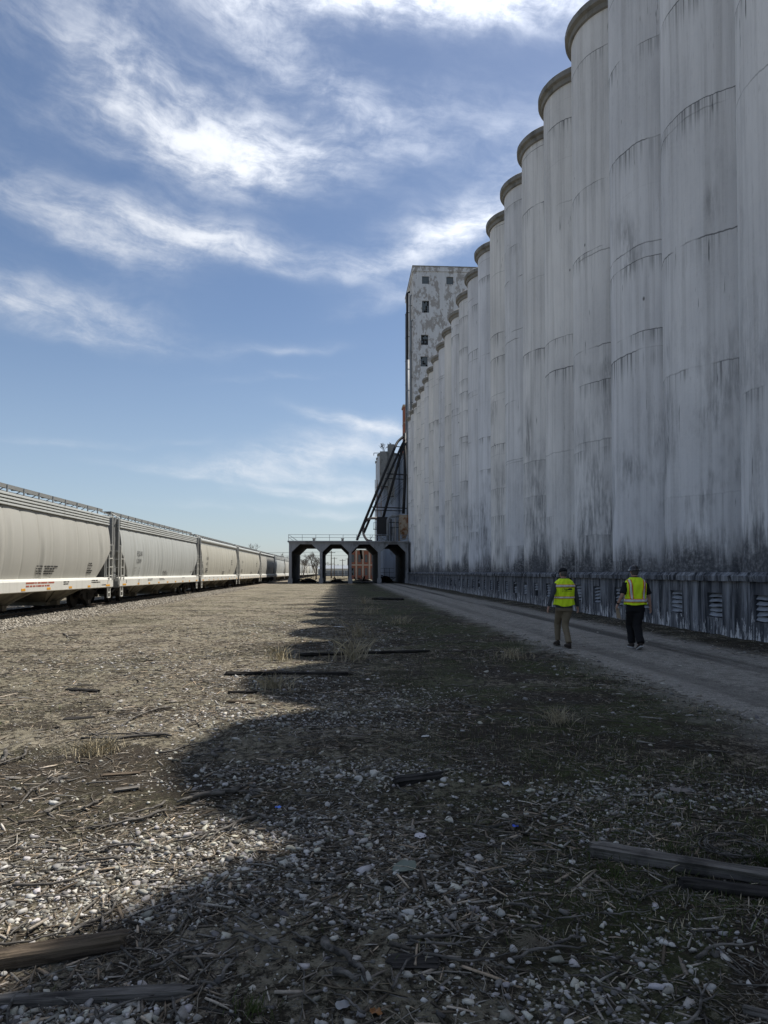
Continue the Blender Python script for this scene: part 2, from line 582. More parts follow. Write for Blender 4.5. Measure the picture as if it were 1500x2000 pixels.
def car_paint(name, col, dirt=0.35):
    """hopper car paint: chalky, with rain streaks and road film thickest at the bottom edge"""
    m, g, b = material(name, 0.5, 0.4)
    p = objco(g)
    rnd = g.node('ShaderNodeObjectInfo').outputs['Random']
    pp = g.vm('ADD', p, g.comb(0.0, g.mul(rnd, 77.0), 0.0))
    st = g.noise(g.vm('MULTIPLY', pp, (1, 3.2, 0.12)), 1.0, 6, 0.66)
    br = g.noise(g.vm('MULTIPLY', pp, (1, 0.35, 0.5)), 1.0, 4, 0.6)
    c = g.mix(br, tuple(v * 0.88 for v in col), tuple(v * 1.08 for v in col))
    c = g.mix(g.mul(g.ss(st, 0.48, 0.78), dirt), c, tuple(v * w for v, w in zip(col, (0.42, 0.40, 0.36))))
    sp = g.noise(pp, 5.0, 6, 0.7)
    c = g.mix(g.ss(sp, 0.60, 0.8, 0, 0.35), c, tuple(v * w for v, w in zip(col, (0.62, 0.58, 0.5))))
    g.put(b.inputs['Base Color'], c)
    g.put(b.inputs['Roughness'], g.lin(st, 0.3, 0.7, 0.42, 0.62))
    return m


def ground_material():
    m, g, b = material('litter_ground', 0.95, 0.15)
    p = pos(g)
    x, y, z = g.sep(p)
    big = g.noise(p, 0.28, 4, 0.6)
    mid = g.noise(p, 1.3, 5, 0.62)
    n1 = g.noise(g.vm('MULTIPLY', p, (1.6, 1, 1)), 9.0, 6, 0.72, 0.4)
    n2 = g.noise(p, 38.0, 5, 0.75, 0.5)
    soil = g.mix(g.ss(n2, 0.3, 0.7), (0.015, 0.012, 0.009), (0.070, 0.057, 0.042))
    chips = g.mix(g.ss(n1, 0.35, 0.7), (0.105, 0.090, 0.066), (0.31, 0.275, 0.21))
    # litter gets thicker and paler out in the open yard, thin dark soil beside the drive
    open_ = g.ss(x, 2.6, -3.2)
    mott = g.sub(g.noise(g.vm('MULTIPLY', p, (0.6, 1.0, 1)), 0.55, 5, 0.7), 0.5)
    # a trodden stretch of bare soil by the dry grass clump
    bq = g.add(g.m('POWER', g.m('DIVIDE', g.add(x, 2.6), 1.7), 2.0), g.m('POWER', g.m('DIVIDE', g.sub(y, 5.4), 1.3), 2.0))
    bare = g.ss(g.add(bq, g.mul(g.sub(mid, 0.5), 1.6)), 1.5, 0.2)
    n0 = g.noise(g.vm('MULTIPLY', p, (1.4, 1, 1)), 3.6, 5, 0.75)
    cm = g.ss(g.add(g.add(g.mul(mott, 0.75), g.mul(g.sub(n0, 0.5), 0.38)), g.add(g.add(g.mul(n1, 0.55), g.mul(n2, 0.45)), g.add(g.mul(g.sub(mid, 0.5), 0.25), g.mul(open_, 0.12)))), g.add(0.525, g.mul(bare, 0.16)), g.add(0.63, g.mul(bare, 0.16)))
    c = g.mix(cm, soil, chips)
    # moss and low grass
    gm = g.mul(g.ss(g.add(big, g.mul(g.sub(mid, 0.5), 0.6)), 0.40, 0.56), g.ss(g.m('ABSOLUTE', g.sub(x, 2.9)), 3.0, 0.6, 0.22, 1.0))
    gc = g.mix(n2, (0.022, 0.032, 0.009), (0.090, 0.108, 0.036))
    c = g.mix(g.mul(gm, g.ss(n1, 0.32, 0.62)), c, gc)
    # small pale limestone grit
    vd = g.vor(p, 34.0, 'F1', 1.0)
    gp = g.mul(g.ss(vd, 0.34, 0.16), g.ss(g.noise(p, 0.9, 4, 0.65), 0.46, 0.62))
    c = g.mix(g.mul(gp, 0.85), c, (0.40, 0.385, 0.35))
    # ballast shoulder along the track: pale crushed stone
    bsh = g.mul(g.ss(g.add(x, g.mul(g.sub(mid, 0.5), 1.6)), -8.6, -9.8), g.ss(x, -17, -15.5))
    bc = g.mix(g.ss(g.vor(p, 17.0, 'F1', 1.0), 0.08, 0.55), (0.42, 0.37, 0.29), (0.13, 0.11, 0.085))
    c = g.mix(g.mul(bsh, 0.9), c, bc)
    # fringe of the drive
    dm = g.mul(g.ss(g.add(x, g.mul(g.sub(mid, 0.5), 2.4)), 3.7, 4.9), g.ss(g.add(x, g.mul(g.sub(mid, 0.5), 1.4)), 8.7, 8.0))
    dm = g.mul(dm, g.ss(n1, 0.25, 0.5))
    dc = g.mix(n2, (0.17, 0.158, 0.137), (0.48, 0.452, 0.40))
    c = g.mix(g.mul(dm, 0.85), c, dc)
    far = g.ss(y, 130, 170)
    c = g.mix(far, c, g.mix(big, (0.10, 0.085, 0.055), (0.20, 0.175, 0.12)))
    g.put(b.inputs['Base Color'], c)
    h = g.add(g.add(g.mul(n1, 1.0), g.mul(n2, 0.6)), g.mul(gp, 0.5))
    g.put(b.inputs['Normal'], g.bump(h, 0.9, 0.045))
    return m


def drive_material():
    m, g, b = material('gravel_drive', 0.95, 0.15)
    p = pos(g)
    x, y, z = g.sep(p)
    lane = g.noise(g.vm('MULTIPLY', p, (1.3, 0.07, 1)), 1.0, 4, 0.6)
    n3 = g.noise(p, 11.0, 5, 0.75)
    n1 = g.noise(p, 3.0, 6, 0.68)
    n2 = g.noise(p, 45.0, 5, 0.75)
    c = g.mix(g.ss(n2, 0.3, 0.72), (0.15, 0.14, 0.122), (0.52, 0.49, 0.435))
    c = g.mix(g.ss(n3, 0.48, 0.66, 0, 0.65), c, (0.10, 0.092, 0.08))
    c = g.mix(g.ss(n1, 0.42, 0.66, 0, 0.6), c, (0.13, 0.12, 0.104))
    c = g.mix(g.ss(lane, 0.52, 0.66, 0, 0.45), c, (0.36, 0.34, 0.30))
    rut = g.m('MAXIMUM', g.ss(g.m('ABSOLUTE', g.sub(x, 7.1)), 0.42, 0.12), g.mul(g.ss(g.m('ABSOLUTE', g.sub(x, 5.4)), 0.40, 0.12), 0.45))
    c = g.mix(g.mul(g.mul(rut, g.ss(lane, 0.30, 0.55)), 0.85), c, (0.06, 0.056, 0.05))
    c = g.mix(g.mul(g.ss(g.vor(p, 30.0), 0.3, 0.12), 0.6), c, (0.42, 0.40, 0.37))
    g.put(b.inputs['Base Color'], c)
    g.put(b.inputs['Normal'], g.bump(g.add(n2, n1), 0.7, 0.03))
    return m


def attr_material(name, rough=0.85, nscale=30.0, amp=0.35, bump=0.3, stretch=(1, 1, 1)):
    """takes each piece's own colour from its mesh"""
    m, g, b = material(name, rough, 0.2)
    a = g.node('ShaderNodeAttribute', attribute_name='tone').outputs['Color']
    n = g.noise(g.vm('MULTIPLY', pos(g), stretch), nscale, 4, 0.65)
    k = g.lin(n, 0.25, 0.75, 1 - amp, 1 + amp)
    c = g.vm('SCALE', a)
    nd = c.node
    g.put(nd.inputs['Scale'], k)
    g.put(b.inputs['Base Color'], c)
    if bump:
        g.put(b.inputs['Normal'], g.bump(n, bump, 0.01))
    return m


def wood_material(name, light, dark):
    m, g, b = material(name, 0.9, 0.2)
    p = objco(g)
    gr = g.noise(g.vm('MULTIPLY', p, (1.2, 22, 22)), 1.0, 6, 0.68, 0.4)
    w = g.noise(p, 3.0, 5, 0.65)
    c = g.mix(g.ss(gr, 0.3, 0.68), dark, light)
    c = g.mix(g.ss(w, 0.5, 0.72, 0, 0.75), c, tuple(v * 0.35 for v in dark))
    g.put(b.inputs['Base Color'], c)
    g.put(b.inputs['Normal'], g.bump(gr, 1.0, 0.02))
    return m


M = {}
M['silo'] = silo_material()
M['rim'] = simple('silo_rim_concrete', (0.24, 0.235, 0.22), 0.9, 0.35, 3.0, bump=0.5, grime=(0.07, 0.07, 0.06))
M['plinth'] = plinth_material()
M['louver'] = simple('pale_louver_metal', (0.30, 0.325, 0.36), 0.6, 0.3, 5.0, grime=(0.09, 0.095, 0.10), gscale=3)
M['vent_shade'] = simple('black_vent_shade', (0.012, 0.013, 0.015), 0.9)  # near-black sheet colour, painted as the shade behind the louvres
M['tower'] = peeling_material('peeling_tower_paint', (0.66, 0.67, 0.68), (0.30, 0.275, 0.25), 0.505, 0.535, 1.15)
M['annex'] = peeling_material('annex_render', (0.52, 0.56, 0.62), (0.28, 0.29, 0.30), 0.56, 0.62)
M['frame_conc'] = peeling_material('trestle_concrete', (0.30, 0.31, 0.33), (0.13, 0.13, 0.13), 0.50, 0.60, 0.5)
M['bay_shade'] = simple('bay_shade_concrete', (0.07, 0.072, 0.08), 0.9, 0.3, 2.0)  # trestle concrete painted darker, the shade inside the bays put into its colour
M['brick'] = simple('red_brick', (0.27, 0.105, 0.07), 0.9, 0.3, 3.0, bump=0.3, grime=(0.12, 0.07, 0.055))
M['brickpale'] = simple('pale_stone_trim', (0.40, 0.34, 0.28), 0.9, 0.25, 2.0)
M['darksteel'] = simple('black_painted_steel', (0.022, 0.023, 0.026), 0.6, 0.3, 4.0)
M['greysteel'] = simple('galvanised_steel', (0.22, 0.24, 0.26), 0.5, 0.25, 4.0, grime=(0.10, 0.09, 0.08))
M['rusty'] = rust_material('rusty_plate', (0.40, 0.33, 0.25), (0.28, 0.11, 0.04))
M['rustpipe'] = rust_material('rusted_duct', (0.26, 0.24, 0.22), (0.20, 0.10, 0.05), 0.5, 0.65)
M['glass'] = simple('old_window_pane', (0.10, 0.12, 0.13), 0.25, 0.3, 3.0, spec=0.5)
M['room_shade'] = simple('black_room_shade', (0.006, 0.007, 0.008), 0.9)  # near-black sheet colour, painted as the shade of rooms behind missing panes
M['winframe'] = simple('window_sash_steel', (0.16, 0.17, 0.17), 0.7)
M['car_warm'] = car_paint('car_paint_warm_grey', (0.40, 0.395, 0.36), 0.25)
M['car_cool'] = car_paint('car_paint_cool_grey', (0.40, 0.415, 0.40), 0.55)
M['car_cream'] = car_paint('car_paint_cream', (0.44, 0.43, 0.375), 0.7)
M['car_white'] = car_paint('car_sill_white', (0.60, 0.595, 0.55), 0.35)
M['car_grey'] = car_paint('car_grey_and_end_shade', (0.20, 0.205, 0.20), 0.3)  # grey paint of the fittings; on end sheets also their shade put into colour
M['car_under'] = simple('car_underframe_film', (0.16, 0.15, 0.12), 0.9, 0.35, 3.0, grime=(0.04, 0.035, 0.03))
M['truck'] = simple('sooty_cast_steel', (0.020, 0.018, 0.017), 0.8, 0.3, 5.0)
M['wheelrim'] = simple('worn_wheel_steel', (0.14, 0.12, 0.10), 0.45, 0.3, 5.0, metal=0.6)
M['amber'] = simple('amber_reflector', (0.62, 0.30, 0.035), 0.4)
M['ink'] = simple('black_stencil_ink', (0.02, 0.02, 0.022), 0.7)
M['inkred'] = simple('red_stencil_ink', (0.42, 0.11, 0.07), 0.7)
M['inkgrey'] = simple('faded_stencil_ink', (0.17, 0.17, 0.165), 0.7)
M['rail'] = simple('rail_steel', (0.09, 0.07, 0.055), 0.5, 0.3, 5.0, metal=0.5)
M['tie'] = wood_material('creosoted_tie', (0.07, 0.055, 0.045), (0.018, 0.015, 0.013))
M['ground'] = ground_material()
M['drive'] = drive_material()
M['stone'] = attr_material('limestone_gravel', 0.9, 45.0, 0.25, 0.4)
M['chip'] = attr_material('weathered_wood_litter', 0.9, 60.0, 0.4, 0.5)
M['grass'] = attr_material('grass_blades', 0.8, 20.0, 0.25, 0.0)
M['oldwood'] = wood_material('weathered_timber', (0.20, 0.185, 0.165), (0.030, 0.027, 0.025))
M['brownwood'] = wood_material('rotten_log_wood', (0.155, 0.120, 0.085), (0.028, 0.021, 0.016))
M['charwood'] = wood_material('blackened_timber', (0.05, 0.046, 0.042), (0.010, 0.009, 0.009))
M['bark'] = simple('bare_winter_bark', (0.12, 0.10, 0.085), 0.9, 0.3, 4.0)
M['polewood'] = simple('utility_pole_wood', (0.11, 0.09, 0.07), 0.9, 0.3, 4.0)

# ------------------------------------------------------------------ the ground
def axis(lo, hi, near_lo, near_hi, step, grow=1.16):
    a = list(np.arange(near_lo, near_hi + 1e-6, step))
    s = step; v = near_hi
    while v < hi:
        s *= grow; v += s; a.append(v)
    s = step; v = near_lo; b = []
    while v > lo:
        s *= grow; v -= s; b.append(v)
    return np.array(b[::-1] + a)


def grid_mesh(name, xs, ys, zf):
    X, Y = np.meshgrid(xs, ys)
    Z = zf(X, Y)
    nx, ny = len(xs), len(ys)
    v = np.stack([X.ravel(), Y.ravel(), Z.ravel()], 1)
    i = np.arange(nx * ny).reshape(ny, nx)
    q = np.stack([i[:-1, :-1], i[:-1, 1:], i[1:, 1:], i[1:, :-1]], -1).reshape(-1, 4)
    return np_mesh(name, v, q)


def np_mesh(name, v, q, tone=None, smooth=True):
    me = bpy.data.meshes.new(name)
    k = q.shape[1]
    me.vertices.add(len(v)); me.vertices.foreach_set('co', v.astype(np.float32).ravel())
    me.loops.add(q.size); me.loops.foreach_set('vertex_index', q.astype(np.int32).ravel())
    me.polygons.add(len(q))
    me.polygons.foreach_set('loop_start', np.arange(0, q.size, k, dtype=np.int32))
    me.update(calc_edges=True)
    me.validate()
    if tone is not None:
        a = me.color_attributes.new('tone', 'FLOAT_COLOR', 'POINT')
        a.data.foreach_set('color', np.concatenate([tone, np.ones((len(tone), 1))], 1).astype(np.float32).ravel())
    if smooth:
        me.shade_smooth()
    return me


xs = axis(-2500, 2500, -7.5, 9.6, 0.085, 1.12)
ys = axis(-400, 3500, 1.2, 16.0, 0.085, 1.08)
tag(link('ground', grid_mesh('ground', xs, ys, gh), M['ground']), 'wide yard floor of dark soil covered in wood litter and gravel', kind='structure')

# gravel drive: a strip with ragged edges lying just above the yard floor
ny = 420
yy = 1.0 + (np.linspace(0, 1, ny) ** 2.0) * 99.0
cols = 26
V = []
for j, y in enumerate(yy):
    e0 = 4.62 + 0.45 * (fbm(y * 0.8, 3.3, 21, 4) - 0.5) + 0.12 * (fbm(y * 6, 1.3, 22, 3) - 0.5)
    e1 = 8.05 + 0.6 * (fbm(y * 0.7, 9.3, 23, 4) - 0.5) + 0.12 * (fbm(y * 6, 5.3, 24, 3) - 0.5)
    for i in range(cols):
        x = e0 + (e1 - e0) * i / (cols - 1)
        V.append((x, y))
V = np.array(V)
edge = np.minimum(np.arange(cols), cols - 1 - np.arange(cols))
lift = np.tile(np.clip(edge * 0.008 - 0.010, -0.010, 0.012), ny)
Z = gh(V[:, 0], V[:, 1]) + lift + 0.008
i = np.arange(ny * cols).reshape(ny, cols)
q = np.stack([i[:-1, :-1], i[:-1, 1:], i[1:, 1:], i[1:, :-1]], -1).reshape(-1, 4)
tag(link('gravel_path', np_mesh('gravel_path', np.column_stack([V, Z]), q), M['drive']), 'grey gravel drive with wheel ruts running beside the silos', kind='structure')

# ------------------------------------------------------------------ grain silos
SR, SX, S0, SP = 2.075, 11.9, 15.7, 4.13
LEDGE = 1.65
SILO_H = 23.05
ORD = ['first', 'second', 'third', 'fourth', 'fifth', 'sixth', 'seventh', 'eighth', 'ninth', 'tenth', 'eleventh', 'twelfth', 'thirteenth', 'fourteenth',
       'fifteenth', 'sixteenth', 'seventeenth', 'eighteenth', 'nineteenth', 'twentieth', 'twenty-first', 'twenty-second', 'twenty-third', 'twenty-fourth',
       'twenty-fifth', 'twenty-sixth', 'twenty-seventh']


def ringpts(r, z, n, wob=0.0, seed=0):
    return [(r * math.cos(2 * math.pi * k / n) * (1 + wob * (fbm(k * 0.7, z, seed, 2) - 0.5)), r * math.sin(2 * math.pi * k / n) * (1 + wob * (fbm(k * 0.7, z, seed, 2) - 0.5)), z) for k in range(n)]


mb = MB(); mb.loft([ringpts(SR, z, 112) for z in (-0.03, 5, 11, 17, SILO_H)])
silo_me = smooth_angle(mb.mesh('barrel'))
rim_mes = []
for s in range(3):
    mb = MB()
    mb.loft([ringpts(SR - 0.02, SILO_H - 0.22, 112), ringpts(SR + 0.10, SILO_H - 0.20, 112), ringpts(SR + 0.12, SILO_H + 0.0, 112), ringpts(SR + 0.26, SILO_H + 0.06, 112, 0.006, s),
             ringpts(SR + 0.27, SILO_H + 0.30, 112, 0.014, s + 5), ringpts(SR + 0.20, SILO_H + 0.36, 112, 0.014, s + 9)])
    rim_mes.append(smooth_angle(mb.mesh('rim'), 40))
for k in range(-4, 22):
    n = 22 - k
    o = empty('grain_silo', (SX, S0 + SP * k, LEDGE), 0)
    tag(o, 'tall grey concrete grain silo, %s in its row from the arched trestle' % ORD[n - 1], 'silo', 'grain silos in the long row')
    link('barrel', silo_me, M['silo'], o)
    r = link('rim', rim_mes[k % 3], M['rim'], o)
    r.rotation_euler.z = random.uniform(0, 6)

# foundation wall under the silos with its louvred vents
fw = tag(empty('foundation_wall', (0, 0, 0)), 'low dark stained concrete foundation wall under the silos with louvred vents', 'wall')
PX0, PX1, PY0, PY1 = 9.66, 9.98, -4.0, 104.4
vents = []
yv = 15.2
while yv > PY0 + 1: yv -= SP / 2
yv += SP / 2
while yv < PY1 - 0.8:
    vents.append(yv); yv += SP / 2
VW, VZ0, VZ1, TOP = 0.36, 0.45, 1.12, 1.43
mb = MB()
prev = PY0
for yv in vents:
    mb.box(PX0, PX1, prev, yv - VW, -0.3, TOP)
    mb.box(PX0, PX1, yv - VW, yv + VW, -0.3, VZ0)
    mb.box(PX0, PX1, yv - VW, yv + VW, VZ1, TOP)
    prev = yv + VW
mb.box(PX0, PX1, prev, PY1, -0.3, TOP)
mb.box(PX1 - 0.02, PX1 + 0.3, PY0 + 0.01, PY1 - 0.01, -0.3, TOP - 0.01)
mb.build('wall', M['plinth'], fw)
rings = []
for y in np.concatenate([np.arange(PY0, 45, 0.07), np.arange(45, PY1, 0.3)]):
    j = lambda s, a: a * (fbm(y * 4.1, s * 7.7, 31, 4) - 0.5)
    rings.append([(PX0 - 0.10 + j(1, 0.09), y, TOP + j(4, 0.03)), (PX0 - 0.11 + j(2, 0.11), y, TOP + 0.13), (PX0 - 0.02 + j(3, 0.16), y, LEDGE + j(5, 0.035)), (14.0, y, LEDGE + 0.0), (14.0, y, TOP)])
mb = MB(); mb.loft(rings); mb.build('ledge', M['plinth'], fw)
mb = MB(); mb.box(0, 0.02, -VW + 0.004, VW - 0.004, VZ0 + 0.004, VZ1 - 0.004); back_me = mb.mesh('vent_shade_sheet')
slat_mes = []
for s in range(4):
    mb = MB()
    sag = [0.012 * math.sin(k * 1.3 + s) for k in range(5)]
    rr = []
    for k in range(5):
        y = -VW + 0.02 + (2 * VW - 0.04) * k / 4
        d = sag[k]
        rr.append([(0.01, y, -0.045 + d), (0.02, y, -0.055 + d), (0.10, y, 0.035 + d), (0.09, y, 0.045 + d)])
    mb.loft(rr)
    slat_mes.append(mb.mesh('slat'))
mb = MB()
for a in (-1, 1):
    mb.box(0.0, 0.12, a * (VW - 0.015) - 0.013, a * (VW - 0.015) + 0.013, VZ0 + 0.002, VZ1 - 0.002)
mb.box(-0.03, 0.12, -VW + 0.001, VW - 0.001, VZ0 - 0.002, VZ0 + 0.03)
vf_me = mb.mesh('vent_frame')
for iv, yv in enumerate(vents):
    v = link('vent', vf_me, M['plinth'], fw, (PX0 + 0.02, yv, 0))
    link('vent_shade_sheet', back_me, M['vent_shade'], v, (0.17, 0, 0))
    if yv < 3: continue
    for k in range(5):
        if random.random() < 0.05 and yv > 25: continue
        s = link('slat', random.choice(slat_mes), M['louver'], v, (0.0 + random.uniform(0, .02), 0, VZ0 + 0.11 + k * 0.125))
        s.rotation_euler = (random.uniform(-.03, .03), random.uniform(-.15, .15), 0)


# ------------------------------------------------------------------ walls with openings
def wall_cells(mb, x0, x1, z0, z1, y0, y1, ops):
    """a wall from y0 to y1 with rectangular openings (xa, xb, za, zb)"""
    zs = sorted({z0, z1, *[o[2] for o in ops], *[o[3] for o in ops]})
    for za, zb in zip(zs[:-1], zs[1:]):
        zm = (za + zb) / 2
        cut = sorted((o[0], o[1]) for o in ops if o[2] < zm < o[3])
        x = x0
        for a, b in cut:
            mb.box(x, a, y0, y1, za, zb); x = b
        mb.box(x, x1, y0, y1, za, zb)


pane_cache = {}


def window(parent, xa, xb, za, zb, y, nx, nz, broken=0.2, rnd=random):
    """steel sash window set into an opening of a wall whose face is at y; every pane is a piece"""
    w = MB()
    t = 0.05
    w.box(xa, xa + t, y, y + 0.06, za, zb); w.box(xb - t, xb, y, y + 0.06, za, zb)
    w.box(xa + t, xb - t, y, y + 0.06, za, za + t); w.box(xa + t, xb - t, y, y + 0.06, zb - t, zb)
    pw, ph = (xb - xa - 2 * t) / nx, (zb - za - 2 * t) / nz
    for i in range(1, nx):
        w.box(xa + t + i * pw - 0.015, xa + t + i * pw + 0.015, y + 0.01, y + 0.05, za + t, zb - t)
    for j in range(1, nz):
        w.box(xa + t, xb - t, y + 0.015, y + 0.045, za + t + j * ph - 0.013, za + t + j * ph + 0.013)
    o = w.build('window', M['winframe'], parent)
    b = MB(); b.box(xa + .01, xb - .01, y + 0.35, y + 0.37, za + .01, zb - .01); b.build('room_shade_sheet', M['room_shade'], o)
    key = (round(pw, 3), round(ph, 3))
    if key not in pane_cache:
        pm = MB(); pm.box(0.016, pw - 0.016, 0.022, 0.034, 0.014, ph - 0.014); pane_cache[key] = pm.mesh('pane')
    for i in range(nx):
        for j in range(nz):
            if rnd.random() < broken: continue
            link('pane', pane_cache[key], M['glass'], o, (xa + t + i * pw, y, za + t + j * ph))
    s = MB(); s.box(xa - 0.06, xb + 0.06, y - 0.13 - 0.10, y - 0.004, za - 0.10, za - 0.003)
    return o


# ------------------------------------------------------------------ headhouse tower
TY, TY2, TX, TX2 = 124.0, 139.0, 12.88, 30.0
TZ = P(812, 523, TY).z
tw = tag(empty('headhouse_tower', (TX + 8, TY + 7, 0)), 'tall square headhouse tower with peeling white paint rising behind the silos', 'tower')
tw.location = (0, 0, 0)
ops = []
for (px, py, w, h) in ((832, 541, 14, 15), (880, 542, 14, 15), (832, 594, 14, 24), (830, 660, 14, 20), (829, 703, 14, 20), (935, 543, 14, 15)):
    c = P(px, py, TY); k = 0.0934
    ops.append((c.x - w * k / 2, c.x + w * k / 2, c.z - h * k / 2, c.z + h * k / 2))
mb = MB()
wall_cells(mb, TX, TX2, 0, TZ, TY, TY + 0.4, ops)
mb.box(TX, TX + 0.4, TY + 0.4, TY2, 0, TZ); mb.box(TX2 - 0.4, TX2, TY + 0.4, TY2, 0, TZ); mb.box(TX + 0.4, TX2 - 0.4, TY2 - 0.4, TY2, 0, TZ)
mb.build('wall', M['tower'], tw)
mb = MB(); mb.box(12.3, 17.0, 104.6, TY - 0.003, 0, 23.5); mb.build('unseen_sun_block', M['annex'], tw)  # unseen block added to stop sun through the gap beside the tower
mb = MB(); mb.box(TX - 0.14, TX2 + 0.14, TY - 0.14, TY2 + 0.14, TZ + 0.003, TZ + 0.85); mb.build('parapet', M['tower'], tw)
mb = MB(); mb.box(TX - 0.22, TX2 + 0.22, TY - 0.22, TY2 + 0.22, TZ + 0.853, TZ + 0.98); mb.build('coping', M['rim'], tw)
for i, o in enumerate(ops):
    window(tw, *o, TY + 0.16, 4, 4 if i in (0, 1, 5) else 5, (0.05, 0.02, 0.35, 0.55, 0.2, .1)[i])
# steel pipes and legs climbing the yard side of the tower
for (dx, yy_, r, z0, z1, mt) in ((-0.35, TY + 1.2, 0.16, 6.6, TZ - 9, 'greysteel'), (-0.30, TY + 3.0, 0.13, 6.6, TZ - 3.5, 'greysteel'), (-0.55, TY + 6.5, 0.20, 6.6, TZ - 1.5, 'darksteel'), (-0.4, TY + 10.5, 0.17, 3, TZ - 4.0, 'greysteel')):
    p = MB(); p.tube([(TX + dx, yy_, z0), (TX + dx, yy_, z1), (TX + 0.1, yy_, z1 + 0.35)], r, 10)
    o = p.build('riser_pipe', M[mt], tw, True)
    for z in np.arange(z0 + 3, z1, 4.7):
        b = MB(); b.box(TX + dx - r - 0.05, TX - 0.003, yy_ - 0.06, yy_ + 0.06, z, z + 0.1); b.build('pipe_bracket', M['darksteel'], o)

# brick stair tower behind
bt = tag(empty('brick_stair_tower', (0, 0, 0)), 'slim red brick stair tower with corbelled cap beside the headhouse', 'tower')
a = P(788, 790, 141.5)
mb = MB(); mb.box(a.x, a.x + 2.2, 140.5, 143.5, 0, a.z - 0.5); mb.build('shaft', M['brick'], bt)
mb = MB(); mb.box(a.x - 0.2, a.x + 2.4, 140.3, 143.7, a.z - 0.497, a.z - 0.1); mb.box(a.x - 0.05, a.x + 2.25, 140.45, 143.55, a.z - 4.0, a.z - 3.7); mb.build('cap', M['rusty'], bt)

# ------------------------------------------------------------------ second silo block beyond the trestle
for r_ in range(3):
    for c_ in range(2):
        if r_ and c_: continue
        o = empty('grain_silo', (8.72 + c_ * 4.13, 131.0 + r_ * 4.13, 0))
        tag(o, 'pale concrete silo beyond the trestle, %s' % ('beside the brick stair tower' if c_ else '%s back along its open side' % ORD[r_]), 'silo', 'silos of the far block')
        m2 = MB(); m2.loft([ringpts(2.07, z, 64) for z in (0, 12, 24.0)]); link('barrel', smooth_angle(m2.mesh('barrel')), M['annex'], o)
        m2 = MB(); m2.loft([ringpts(2.09, 24.0, 64), ringpts(2.2, 24.05, 64), ringpts(2.2, 24.4, 64)]); link('rim', smooth_angle(m2.mesh('rim')), M['rim'], o)
lt = tag(empty('elevator_leg_house', (0, 0, 0)), 'narrow brown concrete leg house with ladder cage clinging to the far silos', 'tower')
a = P(742, 882, 128); b = P(757, 950, 128)
mb = MB(); mb.box(a.x, b.x, 127.2, 129.0, b.z, a.z); mb.build('upper_house', M['rim'], lt)
a2 = P(757.5, 868, 128.4); b2 = P(770, 950, 128.4)
mb = MB(); mb.box(a2.x, b2.x, 127.6, 129.4, 16, a2.z); mb.build('penthouse', M['rim'], lt)
c = P(735, 950, 128); d = P(745, 1050, 128)
mb = MB(); mb.box(c.x, d.x, 127.6, 129.0, 0, b.z - 0.003); mb.build('shaft', M['annex'], lt)
mb = MB()
for xx in (c.x + 0.15, d.x - 0.1, c.x - 0.25):
    mb.tube([(xx, 127.45, 6), (xx, 127.45, 19)], 0.07, 6)
for z in np.arange(7, 19, 1.5):
    mb.bar((c.x - 0.3, 127.4, z), (d.x, 127.4, z), 0.08)
mb.build('ladder_cage', M['rusty'], lt)
mb = MB(); mb.bar(P(730, 884, 127.5), P(743, 884, 127.5), 0.10); mb.bar(P(730, 884, 127.5), P(730, 889, 127.5), 0.10); mb.build('lamp_arm', M['darksteel'], lt)

# ------------------------------------------------------------------ arched concrete trestle
t = tag(empty('concrete_trestle', (0, 0, 0)), 'dark concrete trestle with four chamfered bays and a railed deck', 'trestle')
CXs = [-7.75, -3.24, 1.06, 5.37, 9.50]
F0, F1, B0, B1 = 101.0, 101.55, 120.5, 121.0
HZ, BZ, DZ = 4.65, 5.80, 6.30
CW = 0.20
for (y0, y1) in ((F0, F1), (B0, B1)):
    for i, cx in enumerate(CXs):
        m2 = MB(); m2.box(cx - CW, cx + CW, y0, y1, -0.2, BZ); m2.build('column', M['frame_conc'], t)
        if y0 == F0:
            m2 = MB(); m2.box(cx - CW - 0.12, cx + CW + 0.12, y0 - 0.12, y1 + 0.1, -0.3, 0.75); m2.build('footing', M['frame_conc'], t)
    for i in range(4):
        a, b = CXs[i] + CW, CXs[i + 1] - CW
        h = 1.18
        m2 = MB()
        m2.prism([(a, HZ), (a + h, BZ), (a, BZ)], 1, y0 + 0.012, y1 - 0.012); m2.prism([(b, HZ), (b, BZ), (b - h, BZ)], 1, y0 + 0.012, y1 - 0.012)
        m2.build('haunch', M['frame_conc'], t)
    m2 = MB(); m2.box(CXs[0] - CW - 0.02, CXs[-1] + CW + 0.02, y0 - 0.02, y1 + 0.02, BZ + 0.003, DZ - 0.2); m2.build('beam', M['frame_conc'], t)
for i, cx in enumerate(CXs):
    m2 = MB(); m2.box(cx - 0.15, cx + 0.15, F1 + 0.003, B0 - 0.003, 0.0, BZ); m2.build('bay_wall', M['bay_shade'], t)
for i in range(4):
    a, b = CXs[i] + 0.153, CXs[i + 1] - 0.153
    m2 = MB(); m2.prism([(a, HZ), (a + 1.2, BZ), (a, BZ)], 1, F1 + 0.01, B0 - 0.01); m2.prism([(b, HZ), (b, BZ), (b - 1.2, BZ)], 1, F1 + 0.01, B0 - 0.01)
    m2.build('bay_chamfer', M['bay_shade'], t)
m2 = MB(); m2.box(CXs[0] - 0.40, CXs[-1] + 0.34, F0 - 0.25, B1 + 0.2, DZ - 0.197, DZ); m2.build('deck', M['frame_conc'], t)
m2 = MB(); m2.box(CXs[0] - 0.1, CXs[-1] + 0.1, F1 + 0.03, B0 - 0.03, BZ + 0.004, DZ - 0.2); m2.build('deck_soffit', M['bay_shade'], t)
rl = MB()
x = CXs[0] - 0.25
posts = []
